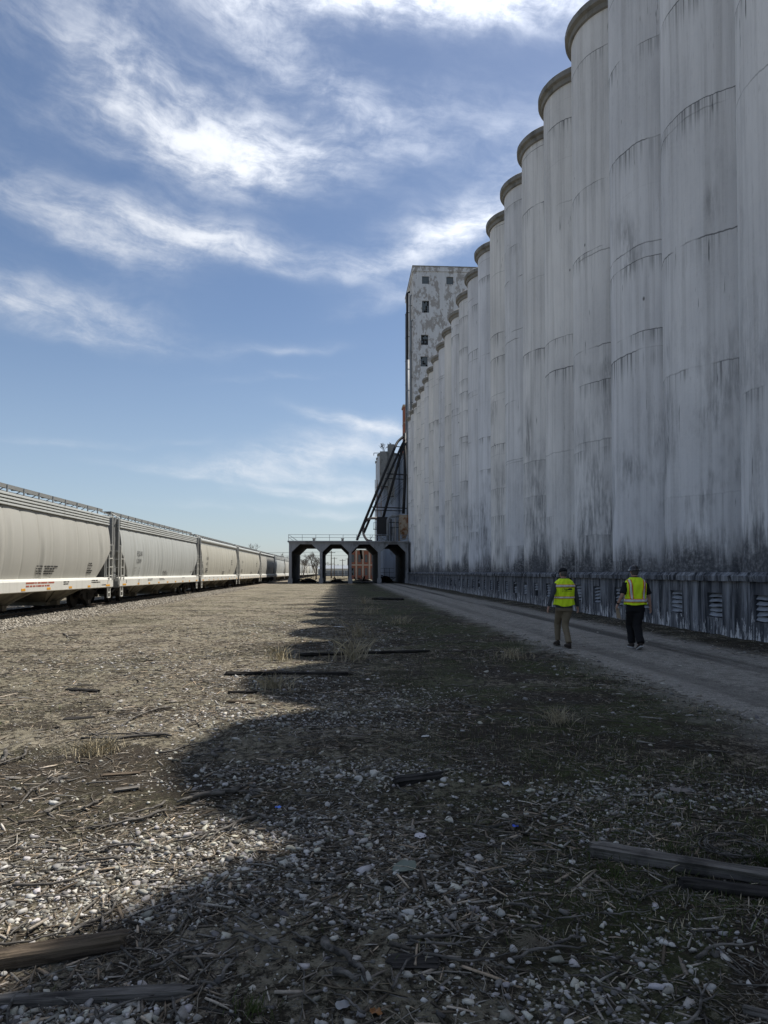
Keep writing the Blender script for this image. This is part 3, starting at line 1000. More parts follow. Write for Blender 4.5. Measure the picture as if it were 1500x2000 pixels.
while x < 5.6:
    p_ = MB(); p_.tube([(x, F0 - 0.15, DZ), (x, F0 - 0.15, DZ + 0.92)], 0.032, 6); p_.build('railing_post', M['greysteel'], t); x += 2.0
for z in (0.48, 0.90):
    p_ = MB(); p_.tube([(CXs[0] - 0.25, F0 - 0.15, DZ + z), (5.7, F0 - 0.15, DZ + z)], 0.03, 6); p_.tube([(CXs[0] - 0.25, F0 - 0.15, DZ + z), (CXs[0] - 0.25, B1, DZ + z)], 0.03, 6)
    p_.build('railing', M['greysteel'], t)
p_ = MB(); p_.bar((CXs[0] - 0.25, F0 - 0.15, DZ + .9), (CXs[0] + 0.9, F0 - 0.15, DZ + 0.05), 0.04); p_.build('railing_brace', M['greysteel'], t)
for px in (613, 669):
    c = P(px, 1055, 102.5)
    p_ = MB(); p_.box(c.x - 0.18, c.x + 0.18, 102.3, 102.7, DZ, DZ + 0.38); p_.box(c.x - 0.25, c.x + 0.25, 102.23, 102.77, DZ + 0.382, DZ + 0.46); p_.build('deck_vent', M['rim'], t)

# things that stand on the deck
def pl(pts, Y0, Y1=None):
    Y1 = Y0 if Y1 is None else Y1
    n = len(pts) - 1
    return [P(p[0], p[1], Y0 + (Y1 - Y0) * i / max(n, 1)) for i, p in enumerate(pts)]


def bend(pts, r=0.5, k=4):
    """round the corners of a pipe run"""
    out_ = [pts[0]]
    for a, b, c in zip(pts[:-2], pts[1:-1], pts[2:]):
        u = (a - b); v = (c - b)
        l = min(r, u.length * .45, v.length * .45)
        p0 = b + u.normalized() * l; p1 = b + v.normalized() * l
        for i in range(k + 1):
            s = i / k
            out_.append(p0 * (1 - s) ** 2 + b * 2 * s * (1 - s) + p1 * s ** 2)
    out_.append(pts[-1])
    return out_


sp = tag(empty('loading_spouts', (0, 0, 0)), 'black steel loading spouts slanting from the tower down to the trestle deck', 'spouts')
for pts, Y0, Y1, r in (([(799, 835), (790, 850), (776, 862), (771, 874), (697, 1055)], 106.6, 103, 0.20), ([(800, 846), (788, 862), (741, 968), (711, 1040)], 106.4, 103.5, 0.19),
                       ([(800, 855), (787, 872), (748, 1012)], 106.2, 104.5, 0.22), ([(791, 845), (791, 935), (788, 1003)], 105.8, 105.0, 0.24)):
    m2 = MB(); m2.tube(bend(pl(pts, Y0, Y1), 1.0), r, 10); m2.build('spout', M['darksteel'], sp, True)
for a, b, w in (((755, 925), (799, 927), .16), ((752, 934), (792, 936), .13), ((724, 990), (802, 993), .16), ((729, 996), (790, 998), .13), ((772, 871), (797, 873), .12)):
    m2 = MB(); m2.bar(P(*a, 105.5), P(*b, 105.9), w); m2.build('spout_brace', M['darksteel'], sp)
for a, b in (((745, 975), (790, 938)), ((744, 981), (790, 944)), ((760, 985), (786, 951)), ((763, 985), (787, 953)), ((772, 925), (795, 880)), ((757, 925), (792, 885))):
    m2 = MB(); m2.tube([P(*a, 105.7), P(*b, 106.0)], 0.022, 4); m2.build('guy_wire', M['darksteel'], sp)
rp = tag(empty('vertical_duct', (0, 0, 0)), 'galvanised vertical duct rising past the silos from the rusty hopper', 'duct')
m2 = MB(); m2.tube([P(797, 1005, 104.6), P(797.5, 700, 104.6)], 0.21, 12); m2.build('duct', M['greysteel'], rp, True)
for yp in range(720, 1000, 42):
    m2 = MB(); c = P(797, yp, 104.6); m2.tube([c, c + Vector((0, 0, 0.16))], 0.25, 12); m2.build('flange', M['greysteel'], rp)

hp = tag(empty('rusty_hopper', (0, 0, 0)), 'rust-streaked cream dust hopper on legs on the trestle deck', 'hopper')
a = P(779.5, 1006, 103.5); b = P(799, 1034, 103.5)
def tbox(mb_, x0, x1, y0, y1, z0, x2, x3, y2, y3, z1):
    mb_.loft([[(x0, y0, z0), (x1, y0, z0), (x1, y1, z0), (x0, y1, z0)], [(x2, y2, z1), (x3, y2, z1), (x3, y3, z1), (x2, y3, z1)]])
zc = b.z
m2 = MB(); m2.box(a.x, b.x, 103.0, 104.4, zc, a.z); m2.build('bin', M['rusty'], hp)
m2 = MB(); tbox(m2, a.x + .55, b.x - .55, 103.5, 103.9, DZ + 0.35, a.x + .02, b.x - .02, 103.02, 104.38, zc - 0.003); m2.build('cone', M['rusty'], hp)
for z in (a.z - 0.05, (a.z + zc) / 2, zc + 0.02):
    m2 = MB(); m2.box(a.x - .06, b.x + .06, 102.94, 104.46, z - 0.05, z + 0.05); m2.build('band', M['rusty'], hp)
for xx in (a.x + .05, b.x - .05):
    for yy_ in (103.05, 104.35):
        m2 = MB(); m2.bar((xx, yy_, DZ), (xx, yy_, zc - 0.003), 0.1); m2.build('leg', M['rusty'], hp)
m2 = MB(); m2.bar((a.x, 102.98, DZ + .1), (b.x, 102.98, zc - .3), 0.07); m2.build('leg_brace', M['rusty'], hp)

bx = tag(empty('machine_housing', (0, 0, 0)), 'black boxy machine housing with side platform on the trestle deck', 'machine')
a = P(736, 1010, 104.0); b = P(757.5, 1046, 104.0)
m2 = MB(); m2.box(a.x, b.x, 103.4, 105.2, b.z, a.z); m2.build('housing', M['darksteel'], bx)
for xx in (a.x + .08, b.x - .08):
    for yy_ in (103.5, 105.1):
        m2 = MB(); m2.bar((xx, yy_, DZ), (xx, yy_, b.z - 0.003), 0.12); m2.build('leg', M['darksteel'], bx)
m2 = MB(); m2.bar((a.x + .1, 103.45, DZ), (b.x - .1, 103.45, b.z), 0.06); m2.bar((b.x - .1, 103.42, DZ), (a.x + .1, 103.42, b.z), 0.06); m2.build('leg_brace', M['greysteel'], bx)
c = P(729, 1021, 104.0); d = P(735.6, 1033, 104.0)
m2 = MB(); m2.box(c.x, a.x - .003, 103.7, 104.6, d.z - .08, d.z)
for xx in (c.x + .03, a.x - .06): m2.bar((xx, 103.72, d.z), (xx, 103.72, c.z), 0.05)
m2.bar((c.x, 103.72, c.z), (a.x, 103.72, c.z), 0.05)
m2.build('platform', M['greysteel'], bx)

dk = tag(empty('elbow_duct', (0, 0, 0)), 'grey elbow duct joining the rusty hopper on the trestle deck', 'duct')
m2 = MB(); m2.tube(bend(pl([(757.5, 1058), (757.5, 1009), (781, 1007)], 103.2), 0.8, 6), 0.23, 12); m2.build('duct', M['greysteel'], dk, True)
m2 = MB(); cc = P(757.5, 1046, 103.2); m2.tube([cc, cc + Vector((0, 0, .2))], 0.30, 12); m2.build('flange', M['greysteel'], dk)
cd = tag(empty('curved_duct', (0, 0, 0)), 'brown rusted hook-shaped duct curling down beside the spouts', 'duct')
m2 = MB(); m2.tube(bend(pl([(737, 1012), (719, 1012), (709.5, 1024), (709.5, 1044), (717, 1056), (727, 1057)], 103.6), 0.9, 5), 0.19, 12); m2.build('duct', M['rustpipe'], cd, True)
tk = tag(empty('pressure_tank', (0, 0, 0)), 'small silver upright tank between the black housing and rusty hopper', 'tank')
c = P(768.5, 1058, 104.2)
m2 = MB(); m2.loft([[(c.x + r_ * math.cos(q_ * .5236), 104.2 + r_ * math.sin(q_ * .5236), z) for q_ in range(12)] for r_, z in ((.16, DZ), (.16, DZ + .9), (.26, DZ + 1.0), (.26, DZ + 2.2), (.12, DZ + 2.5), (.10, DZ + 3.3))])
m2.build('shell', simple('tank_silver', (.42, .43, .44), .5, .25), tk, True)
for z in (DZ + 1.2, DZ + 2.0):
    m2 = MB(); m2.tube([(c.x, 104.2, z), (c.x, 104.2, z + .08)], 0.29, 12); m2.build('band', M['greysteel'], tk)
for i, (px, top) in enumerate(((762, 1012), (775, 1010), (778, 1016))):
    c = P(px, 1058, 104.6)
    o = MB(); o.tube([(c.x, 104.6, DZ), (c.x, 104.6, P(px, top, 104.6).z)], 0.07, 6)
    tag(o.build('standpipe', M['greysteel'], None), 'thin grey standpipe standing between the silver tank and the duct', 'pipe', 'standpipes on the deck')

for (a, b, w, mt) in (((737, 1050), (757, 1056), .10, 'greysteel'), ((762, 1030), (779, 1030), .10, 'darksteel'), ((760, 1020), (779, 1021), .12, 'darksteel'), ((764, 1058), (764, 1014), .16, 'darksteel'), ((772, 1058), (772, 1012), .14, 'rustpipe'),
                     ((735, 1044), (800, 1046), .05, 'greysteel'), ((735, 1050), (800, 1052), .05, 'greysteel'), ((745, 1058), (745, 1043), .06, 'greysteel'), ((785, 1058), (785, 1044), .06, 'greysteel'), ((720, 1058), (728, 1046), .08, 'greysteel')):
    m2 = MB(); m2.bar(P(*a, 102.2), P(*b, 102.2), w); m2.build('deck_framing', M[mt], t)
# hanging chute under the third bay
m2 = MB(); m2.bar(P(704, 1074, 112), P(707, 1092, 112), 0.35); m2.build('hanging_chute', M['darksteel'], t)

# ------------------------------------------------------------------ beyond the trestle
# brick building
bb = tag(empty('brick_building', (0, 0, 0)), 'red brick two-storey building with pale pilasters behind the trestle', 'building')
BY = 166.0
x0, x1, zt = P(683, 1076, BY).x, P(760, 1076, BY).x, P(700, 1076, BY).z
ops = []
nb = 6
bw = (x1 - x0) / nb
for i in range(nb):
    for za, zb in ((0.9, 2.7), (4.1, 6.0)):
        ops.append((x0 + i * bw + 0.45, x0 + (i + 1) * bw - 0.45, za, zb))
m2 = MB(); wall_cells(m2, x0, x1, 0, zt, BY, BY + 0.4, ops); m2.box(x0, x0 + .4, BY + .4, BY + 14, 0, zt); m2.box(x1 - .4, x1, BY + .4, BY + 14, 0, zt); m2.build('wall', M['brick'], bb)
m2 = MB(); m2.box(x0 - .1, x1 + .1, BY - .1, BY + 14, zt + .003, zt + .3); m2.build('parapet', M['brickpale'], bb)
for i in range(nb + 1):
    m2 = MB(); xx = x0 + i * bw; m2.box(xx - .2, xx + .2, BY - .18, BY - .003, 0, zt - .003); m2.build('pilaster', M['brickpale'], bb)
for i in range(nb):
    m2 = MB(); m2.box(x0 + i * bw + .205, x0 + (i + 1) * bw - .205, BY - .1, BY - .003, 3.3, 3.6); m2.build('string_course', M['brickpale'], bb)
for o in ops:
    window(bb, *o, BY + 0.15, 2, 3, 0.1)
# far white sheds
for (pa, pb, py, Y, mt, lab) in ((632, 684, 1108, 300, 'car_white', 'long low white shed far beyond the trestle'), (560, 640, 1109.5, 420, 'car_cool', 'grey low warehouse on the horizon behind the fence')):
    o = tag(empty('warehouse', (0, 0, 0)), lab, 'building')
    a = P(pa, py, Y); b = P(pb, py, Y)
    m2 = MB(); m2.box(a.x, b.x, Y, Y + 30, 0, a.z - .6); m2.build('wall', M[mt], o)
    m2 = MB(); m2.prism([(Y - .4, a.z - .597), (Y + 15, a.z + 1.0), (Y + 30.4, a.z - .597)], 0, a.x - .4, b.x + .4); m2.build('roof', M['greysteel'], o)
    for i in range(4):
        m2 = MB(); xx = a.x + (b.x - a.x) * (i + .4) / 4.3; m2.box(xx, xx + 2.4, Y - .06, Y - .003, 0, 3.2 if a.z > 4.2 else 2.4); m2.build('door', M['greysteel'], o)


# fences through the bays
def pipe_fence(label, x0, x1, Y, zt, step, mt='darksteel'):
    f = tag(empty('pipe_fence', (0, 0, 0)), label, 'fence')
    x = x0
    while x <= x1 + .01:
        m_ = MB(); m_.tube([(x, Y, 0), (x, Y, zt)], 0.035, 6); m_.build('post', M[mt], f); x += step
    for z in (zt * .35, zt * .68, zt - .02):
        m_ = MB(); m_.tube([(x0, Y, z), (x1, Y, z)], 0.03, 6); m_.build('rail', M[mt], f)
pipe_fence('dark pipe fence seen through the two bays beside the train', -9.4, 1.4, 136, 1.5, 1.2)
pipe_fence('dark pipe handrail in front of the pale far silo', 5.7, 9.2, 123.5, 2.4, 0.9)

# debris piles under the trestle
def debris(label, cx, cy, n, spread, h):
    o = tag(empty('scrap_heap', (cx, cy, 0)), label, 'scrap')
    rr = random.Random(int(cx * 100 + cy))
    for i in range(n):
        a = Vector((rr.uniform(-spread, spread), rr.uniform(-1, 1), rr.uniform(0.05, h * .6)))
        d = Vector((rr.uniform(-1, 1), rr.uniform(-.4, .4), rr.uniform(-.3, .5))).normalized() * rr.uniform(.5, 1.4)
        m_ = MB(); m_.bar(a - d * .5 + Vector((0, 0, .1)), a + d * .5 + Vector((0, 0, .1)), rr.uniform(.08, .3), rr.uniform(.06, .2)); m_.build('beam', M['charwood' if rr.random() < .7 else 'rusty'], o)
    rings = []
    for z, s in ((-.05, 1.0), (h * .3, .8), (h * .6, .4), (h * .7, .1)):
        rings.append([(spread * s * math.cos(q_ * .4488) * rr.uniform(.8, 1.1), 1.1 * s * math.sin(q_ * .4488) * rr.uniform(.8, 1.1), z) for q_ in range(14)])
    m_ = MB(); m_.loft(rings); m_.build('spoil', M['tie'], o)
debris('dark heap of scrap timber in the bay next to the foundation wall', 7.2, 116, 12, 1.5, 1.5)
debris('low dark heap of scrap on the track bay floor by the train', -5.9, 117, 9, 1.6, .9)
debris('low scrap heap lying in the bay that frames the utility poles', -1.0, 119, 8, 1.3, .7)
debris('scrap heap in front of the brick building', 3.6, 125, 9, 1.8, .7)

# utility poles and wires
poles = [(647, 1076, 190), (653, 1088, 260), (669, 1092, 250), (679, 1090, 330), (640, 1098, 420)]
arms = []
for i, (px, py, Y) in enumerate(poles):
    top = P(px, py, Y)
    o = tag(empty('utility_pole', (top.x, Y, 0)), 'wooden utility pole with crossarm beyond the trestle', 'pole', 'utility poles beyond the trestle')
    m_ = MB(); m_.tube([(0, 0, 0), (0, 0, top.z)], [.17, .11], 8); m_.build('shaft', M['polewood'], o)
    m_ = MB(); m_.bar((-1.1, 0, top.z - .5), (1.1, 0, top.z - .5), .12); m_.build('crossarm', M['polewood'], o)
    for s in (-1, -.4, .4, 1):
        m_ = MB(); m_.tube([(s, 0, top.z - .44), (s, 0, top.z - .28)], .05, 6); m_.build('insulator', M['greysteel'], o)
    arms.append(top)
for k in range(3):
    for j, dz in enumerate((0, -1.0)):
        a = arms[0] + Vector((-1 + k, 0, -.28 + dz)); 
        m_ = MB(); m_.tube([a + Vector((-70, 60, 2)), a + Vector((-35, 30, .3)), a, a + Vector((35, -20, -.6)), a + Vector((70, -40, 1.0))], .02, 4, False)
        tag(m_.build('power_line', M['darksteel']), 'thin power line strung from the utility poles', 'wire', 'power lines')


# bare trees
def bare_tree(label, px, pyt, Y, spread, seed, depth=6, group='bare trees behind the yard', base_z=0.0, trunk=0.19):
    rr = random.Random(seed)
    top = P(px, pyt, Y)
    H = top.z - base_z
    o = tag(empty('bare_tree', (top.x, Y, base_z)), label, 'tree', group)
    tr, cr = MB(), MB()

    def grow(p, d, l, r, lev, mbx):
        n = 3
        pts = [p]; rs = [r]
        for i in range(n):
            d = (d + Vector((rr.uniform(-.22, .22), rr.uniform(-.22, .22), rr.uniform(-.05, .16)))).normalized()
            p = p + d * (l / n); pts.append(p); rs.append(max(.016, r * (1 - .35 * (i + 1) / n)))
        mbx.tube(pts, rs, 6 if lev < 2 else 3, False)
        if lev >= depth: return
        for _ in range(rr.choice((2, 3, 3) if lev else (4, 5))):
            a = rr.uniform(0, 6.283); t = rr.uniform(.35, 1.0) * spread
            q_ = pts[-1] if rr.random() < .55 else pts[rr.choice((1, 2))]
            side = Vector((math.cos(a), math.sin(a), 0))
            grow(q_, (d + side * t).normalized(), l * rr.uniform(.6, .82), rs[-1] * rr.uniform(.55, .8), lev + 1, cr)
    grow(Vector((0, 0, -.1)), Vector((0, 0, 1)), H * .30, trunk, 0, tr)
    k = H / max(v[2] for v in cr.v)
    tr.v = [(x * k, y * k, z * k) for x, y, z in tr.v]; cr.v = [(x * k, y * k, z * k) for x, y, z in cr.v]
    tr.build('trunk', M['bark'], o, True); cr.build('crown', M['bark'], o)
    return o
bare_tree('bare spreading tree rising behind the cream hopper car', 492, 1060, 160, .9, 3)
bare_tree('bare tree rising behind the train just before the trestle', 545, 1078, 210, 1.0, 4)
bare_tree('lower bare tree next to the one just before the trestle', 532, 1086, 230, 1.0, 14)
bare_tree('bare tree standing behind the far cars, in the bay beside the train', 592, 1080, 190, .9, 5)
bare_tree('slim upright bare tree in the bay beside the train', 617, 1076, 170, .45, 6)
bare_tree('small bare bush growing on top of the far silos', 751, 862, 131, 1.0, 8, 4, None, 24.4, .05)
# far-off woods
n = 9000
wx = rng.uniform(-260, 140, n); wy = 640 + rng.uniform(0, 60, n); wz = rng.uniform(0, 1, n) ** 1.3 * (6 + 7 * fbm(wx * .03, wx * 0, 41, 3))
a = np.stack([wx, wy, wz], 1); d = np.stack([rng.normal(0, .6, n), rng.normal(0, .3, n), rng.uniform(.4, 1.8, n)], 1); w = np.stack([np.full(n, .22), np.zeros(n), rng.normal(0, .1, n)], 1)
v = np.stack([a - w, a + w, a + d], 1).reshape(-1, 3)
tag(link('woods', np_mesh('woods', v, np.arange(n * 3).reshape(-1, 3), None, False), M['bark']), 'far-off bare woods along the horizon', 'woods', kind='stuff')

# ------------------------------------------------------------------ the railway
TRX = -13.0
RZ = 0.12
tk_ = tag(empty('railway_track', (TRX, 0, 0)), 'railway track half sunk in ballast under the hopper cars', 'track')
mb = MB()
for s in (-0.7175, 0.7175):
    r_ = MB()
    for (a, b, z0, z1) in ((-.07, .07, -.06, -.035), (-.012, .012, -.035, .09), (-.036, .036, .088, RZ)):
        r_.box(s + a, s + b, -30, 420, z0, z1)
    r_.build('rail', M['rail'], tk_)
mb = MB(); mb.box(-1.3, 1.3, -.11, .11, -.16, .022); tie_me = mb.mesh('tie')
y = 16.0
k = 0
while y < 110:
    o = link('tie', tie_me, M['tie'], tk_, (random.uniform(-.06, .06), y, random.uniform(-.012, .004))); o.rotation_euler.z = random.uniform(-.02, .02); y += 0.56 if y < 70 else 1.12

LC = 19.0          # body length over the sills
HL = LC / 2
ZB, ZK, ZT, ZR = 1.30, 2.62, 3.86, 4.32    # side bottom, knee, side top, roof edge above rail top (about)


def sidex(z):
    return 1.63 - 0.16 * ((z - 2.62) / 1.3) ** 2


def ycut(z):
    return HL - 0.35 - (0 if z >= ZK else 1.55 * (ZK - z) / (ZK - ZB))


def car_body(seed, bulge, dent):
    rr = np.random.default_rng(seed)
    nt, nz = 300, 22
    ts = np.linspace(-1, 1, nt + 1)
    zs = np.linspace(ZB - 0.04, ZT, nz + 1)
    T, Zg = np.meshgrid(ts, zs)
    yc = np.vectorize(ycut)(Zg)
    Yg = T * yc
    sp_ = 1.27
    ph = (Yg / sp_) % 1.0
    seam = np.exp(-((np.minimum(ph, 1 - ph)) / 0.022) ** 2)
    out_ = bulge * np.sin(np.pi * ph) ** 0.7 - 0.016 * seam
    for _ in range(dent):
        y0 = rr.uniform(-HL + 1, HL - 1); w = rr.uniform(.10, .22); dp = rr.uniform(.018, .05); zc = rr.uniform(1.6, 3.0); zh = rr.uniform(.7, 1.5)
        out_ -= dp * np.exp(-((Yg - y0 - .06 * np.sin(Zg * 3 + y0)) / w) ** 2) * np.exp(-((Zg - zc) / zh) ** 2)
        out_ += dp * .6 * np.exp(-((Yg - y0 - .3) / (w * .8)) ** 2) * np.exp(-((Zg - zc) / zh) ** 2)
    edge = np.exp(-((1 - np.abs(T)) * yc / 0.03) ** 2)
    Xg = (1.63 - 0.16 * ((Zg - 2.62) / 1.3) ** 2) + out_ * (1 - edge)
    v = []; f = []
    for s in (1, -1):
        o = len(v) and sum(len(a) for a in v)
        v.append(np.stack([s * Xg.ravel(), Yg.ravel(), Zg.ravel()], 1))
        i = np.arange((nt + 1) * (nz + 1)).reshape(nz + 1, nt + 1) + o
        q = np.stack([i[:-1, :-1], i[:-1, 1:], i[1:, 1:], i[1:, :-1]], -1).reshape(-1, 4)
        f.append(q if s == 1 else q[:, ::-1])
    return np_mesh('body', np.concatenate(v), np.concatenate(f))


def car_end():
    """slope sheets, upper end walls and the inner ends of the body"""
    m_ = MB()
    for s in (-1, 1):
        prof = [(s * ycut(z), z, sidex(z) - 0.004) for z in (ZB - .03, 1.7, 2.1, ZK, 3.0, 3.4, ZT)]
        o = m_.off()
        for (yy_, z, x) in prof:
            m_.v += [(-x, yy_, z), (x, yy_, z)]
        for i in range(len(prof) - 1):
            m_.f.append((o + 2 * i, o + 2 * i + 1, o + 2 * i + 3, o + 2 * i + 2))
        yy_ = s * (HL - .35)
        m_.box(-1.5, 1.5, min(yy_, yy_ - s * .06), max(yy_, yy_ - s * .06), ZT - .01, ZR - .02)
    return m_.mesh('end_sheet')


def roof_mesh():
    m_ = MB()
    ring = lambda y: [(-1.5, y, ZR - .02), (-1.35, y, ZR + .03), (-.75, y, ZR + .10), (0, y, ZR + .13), (.75, y, ZR + .10), (1.35, y, ZR + .03), (1.5, y, ZR - .02), (1.45, y, ZR - .1), (-1.45, y, ZR - .1)]
    m_.loft([ring(y) for y in (-HL + .36, 0, HL - .36)])
    return smooth_angle(m_.mesh('roof'), 30)


def chord(kind):
    m_ = MB()
    n = 5
    for s in (-1, 1):
        if kind == 0:
            zz = np.linspace(ZT, ZR, n)
            for a, b in zip(zz[:-1], zz[1:]):
                h = b - a
                poly = [(s * 1.42, a + .012), (s * 1.545, a + .012), (s * 1.57, a + .03), (s * (1.57 - .012), b - .022), (s * 1.52, b - .004), (s * 1.42, b - .004)]
                m_.prism(poly, 1, -HL + .33, HL - .33)
        else:
            poly = [(s * (1.40 + .19 * math.sin(q_ * math.pi / 8)), ZT + .14 + (ZR - ZT - .1) * (0.5 - .5 * math.cos(q_ * math.pi / 8))) for q_ in range(9)]
            m_.prism(poly, 1, -HL + .33, HL - .33)
            m_.box(*sorted((s * 1.40, s * 1.50)), -HL + .34, HL - .34, ZT - .01, ZT + .15)
    return smooth_angle(m_.mesh('top_chord'), 40)


def sill_mesh(kind):
    m_ = MB()
    for s in (-1, 1):
        poly = [(s * 1.40, .86), (s * 1.60, .84), (s * 1.66, .87), (s * 1.66, 1.22), (s * 1.62, 1.29), (s * 1.45, 1.335), (s * 1.40, 1.335)]
        m_.prism(poly, 1, -HL, HL)
    return m_.mesh('side_sill')


def running_board(tall):
    m_ = MB()
    z = ZR + .13 + tall
    for s in (-1, 1):
        x0, x1 = sorted((s * .62, s * 1.12))
        for i in range(3):
            a = x0 + i * .175
            m_.box(a, a + .15, -HL + .1, HL - .1, z, z + .035)
        m_.box(*sorted((s * 1.12, s * 1.15)), -HL + .1, HL - .1, z - .10, z + .04)
    m_.box(-.4, .4, -HL + 1.5, HL - 1.5, ZR + .12, ZR + .30)
    return m_.mesh('running_board')


def bracket(tall):
    m_ = MB()
    z = ZR + .13 + tall
    for s in (1,):
        m_.bar((s * 1.155, 0, ZR + .02), (s * 1.165, 0, z + .03), .05)
        m_.bar((s * .7, 0, z - .03), (s * 1.16, 0, z - .03), .05)
        m_.bar((s * .75, 0, ZR + .08), (s * 1.1, 0, z - .04), .03)
    return m_.mesh('board_bracket')


def hopper_mesh():
    m_ = MB()
    ring = lambda hx, hy, z: [(-hx, -hy, z), (hx, -hy, z), (hx, hy, z), (-hx, hy, z)]
    m_.loft([ring(1.44, 2.0, 1.0), ring(1.30, 1.75, .82), ring(.72, .62, .34)])
    m_.loft([ring(.78, .58, .34), ring(.78, .58, .20)])
    for s in (-1, 1):
        m_.bar((s * 1.46, s * 1.2, .95), (s * .8, s * .55, .36), .08)
        m_.bar((s * 1.46, -s * 1.2, .95), (s * .8, -s * .55, .36), .08)
        m_.box(*sorted((s * .78, s * 1.02)), -.16, .16, .20, .40)
    return m_.mesh('hopper_bay')


def ladder_mesh(s, e):
    """side ladder, end ladder and grab irons at one corner (s side, e end)"""
    m_ = MB()
    x = s * 1.67
    y0 = e * (HL - .14); y1 = e * (HL - .62)
    for y in (y0, y1):
        m_.bar((x, y, 1.2), (x, y, 2.95 if y == y0 else 2.45), .045)
    for z in np.arange(1.42, 2.6, .42):
        m_.bar((x, y0, z), (x, y1, z), .032)
    m_.bar((x, y0, 2.9), (s * 1.5, e * (HL - .4), 2.95), .035)
    ye = e * (HL + .02)
    for xx in (s * 1.60, s * 1.12):
        m_.bar((xx, ye, .95), (xx, ye, 2.75 if xx == s * 1.12 else 4.35), .045)
    for z in np.arange(1.4, 2.8, .42):
        m_.bar((s * 1.60, ye, z), (s * 1.12, ye, z), .03)
    m_.bar((s * 1.6, ye, 4.35), (s * 1.1, e * (HL - .35), 4.6), .04)
    m_.bar((s * 1.6, ye, 4.33), (s * 1.45, e * (HL - .36), 4.28), .04)
    return m_.mesh('ladder')


def end_frame(e):
    m_ = MB()
    y0 = e * (HL - .34)
    ye = e * (HL + .0)
    a, b = sorted((y0, ye))
    m_.box(-1.35, -1.05, a, b, .9, 4.34); m_.box(1.05, 1.35, a, b, .9, 4.34)     # corner posts of the end cage
    m_.box(-1.6, 1.6, a - .01, b + .01, .80, 1.12)                               # end sill
    m_.box(-.35, .35, *sorted((e * (HL - 1.7), e * (HL - .3))), 1.0, 2.6) if False else None
    m_.bar((-1.3, e * (HL - .2), 2.35), (1.3, e * (HL - .2), 2.35), .06)
    m_.box(-1.05, 1.05, *sorted((e * (HL - .34), e * (HL - .30))), 3.2, 4.30)
    return m_.mesh('end_frame')


def bolster(e):
    m_ = MB()
    y = e * (HL - 1.9)
    m_.box(-1.3, 1.3, y - .2, y + .2, .80, 1.02)
    m_.box(-.3, .3, *sorted((e * (HL - 3.0), e * (HL + .2))), .72, .98)
    for s in (-1, 1):
        m_.bar((s * 1.2, y, .9), (s * 1.1, y - e * .9, 1.6), .12, .3)
    return m_.mesh('bolster')


def truck_frame():
    m_ = MB()
    for s in (-1, 1):
        x = s * 1.0
        poly = [(-1.12, .50), (-.98, .66), (-.45, .72), (.45, .72), (.98, .66), (1.12, .50), (1.05, .36), (.72, .42), (.40, .24), (-.40, .24), (-.72, .42), (-1.05, .36)]
        m_.prism(poly, 0, min(x, x + s * .16), max(x, x + s * .16))
        for dy in (-.16, 0, .16):
            m_.tube([(x + s * .19, dy, .28), (x + s * .19, dy, .58)], .06, 6)
        for dy in (-.87, .87):
            m_.tube([(x + s * .1, dy, .46), (x + s * .27, dy, .46)], .10, 8)
    m_.box(-1.0, 1.0, -.16, .16, .40, .66)
    for dy in (-.87, .87):
        m_.tube([(-1.0, dy, .46), (1.0, dy, .46)], .08, 8)
    return m_.mesh('truck_frame')


def wheel_mesh():
    m_ = MB()
    n = 28
    prof = [(.10, -.07), (.10, .07), (.33, .035), (.40, .07), (.455, .07), (.46, -.02), (.50, -.05), (.50, -.08), (.40, -.075), (.33, -.02)]
    rings = []
    for k in range(n + 1):
        a = 2 * math.pi * k / n
        rings.append([(px_, r_ * math.cos(a), r_ * math.sin(a)) for r_, px_ in prof])
    m_.loft(rings, caps=False)
    return smooth_angle(m_.mesh('wheel'), 40)


def coupler_mesh():
    m_ = MB()
    m_.box(-.09, .09, -.5, .22, .62, .80)
    m_.box(-.17, .10, .2, .44, .56, .86); m_.box(.06, .2, .24, .36, .56, .86)
    m_.bar((.55, -.1, .8), (.55, .1, .55), .04); m_.bar((-.55, -.1, .8), (-.55, .1, .5), .05)
    return m_.mesh('coupler')


def step_mesh():
    m_ = MB()
    for a in (-.16, .16):
        m_.bar((0, a, .86), (0, a, .34), .05)
    for z in (.36, .60):
        m_.bar((0, -.16, z), (0, .16, z), .05)
    return m_.mesh('sill_step')


bodyA = car_body(3, .014, 7); bodyA2 = car_body(8, .012, 9); bodyB = car_body(5, .020, 12)
endM = car_end(); roofM = roof_mesh(); chA, chB = chord(0), chord(1); silM = sill_mesh(0)
rbA, rbB = running_board(.20), running_board(.16); brA, brB = bracket(.20), bracket(.16)
hopM = hopper_mesh(); trM = truck_frame(); whM = wheel_mesh(); cpM = coupler_mesh(); stM = step_mesh()
ladM = {(s, e): ladder_mesh(s, e) for s in (-1, 1) for e in (-1, 1)}
efM = {e: end_frame(e) for e in (-1, 1)}; boM = {e: bolster(e) for e in (-1, 1)}
mb = MB(); mb.box(1.662, 1.668, -.16, .16, .90, .985); refM = mb.mesh('reflector')
mb = MB(); mb.box(1.662, 1.668, -.28, .28, .90, .985); refL = mb.mesh('reflector')


def lettering(parent, lines, mt, name='lettering'):
    """paint lines of text on the yard side; each line = (text, y, z, cap height)"""
    v = []; f = []
    for (txt, y, z, h) in lines:
        tv, tf = text_shape(txt, h * 1.42)
        o = len(v)
        for (a, b) in tv:
            zz = z + b
            x = (sidex(zz) + .027) if zz > ZB else 1.665
            v.append((x, y + a, zz))
        f += [tuple(o + i for i in q) for q in tf]
    me = bpy.data.meshes.new(name)
    me.from_pydata(v, [], f)
    return link(name, me, M[mt], parent)


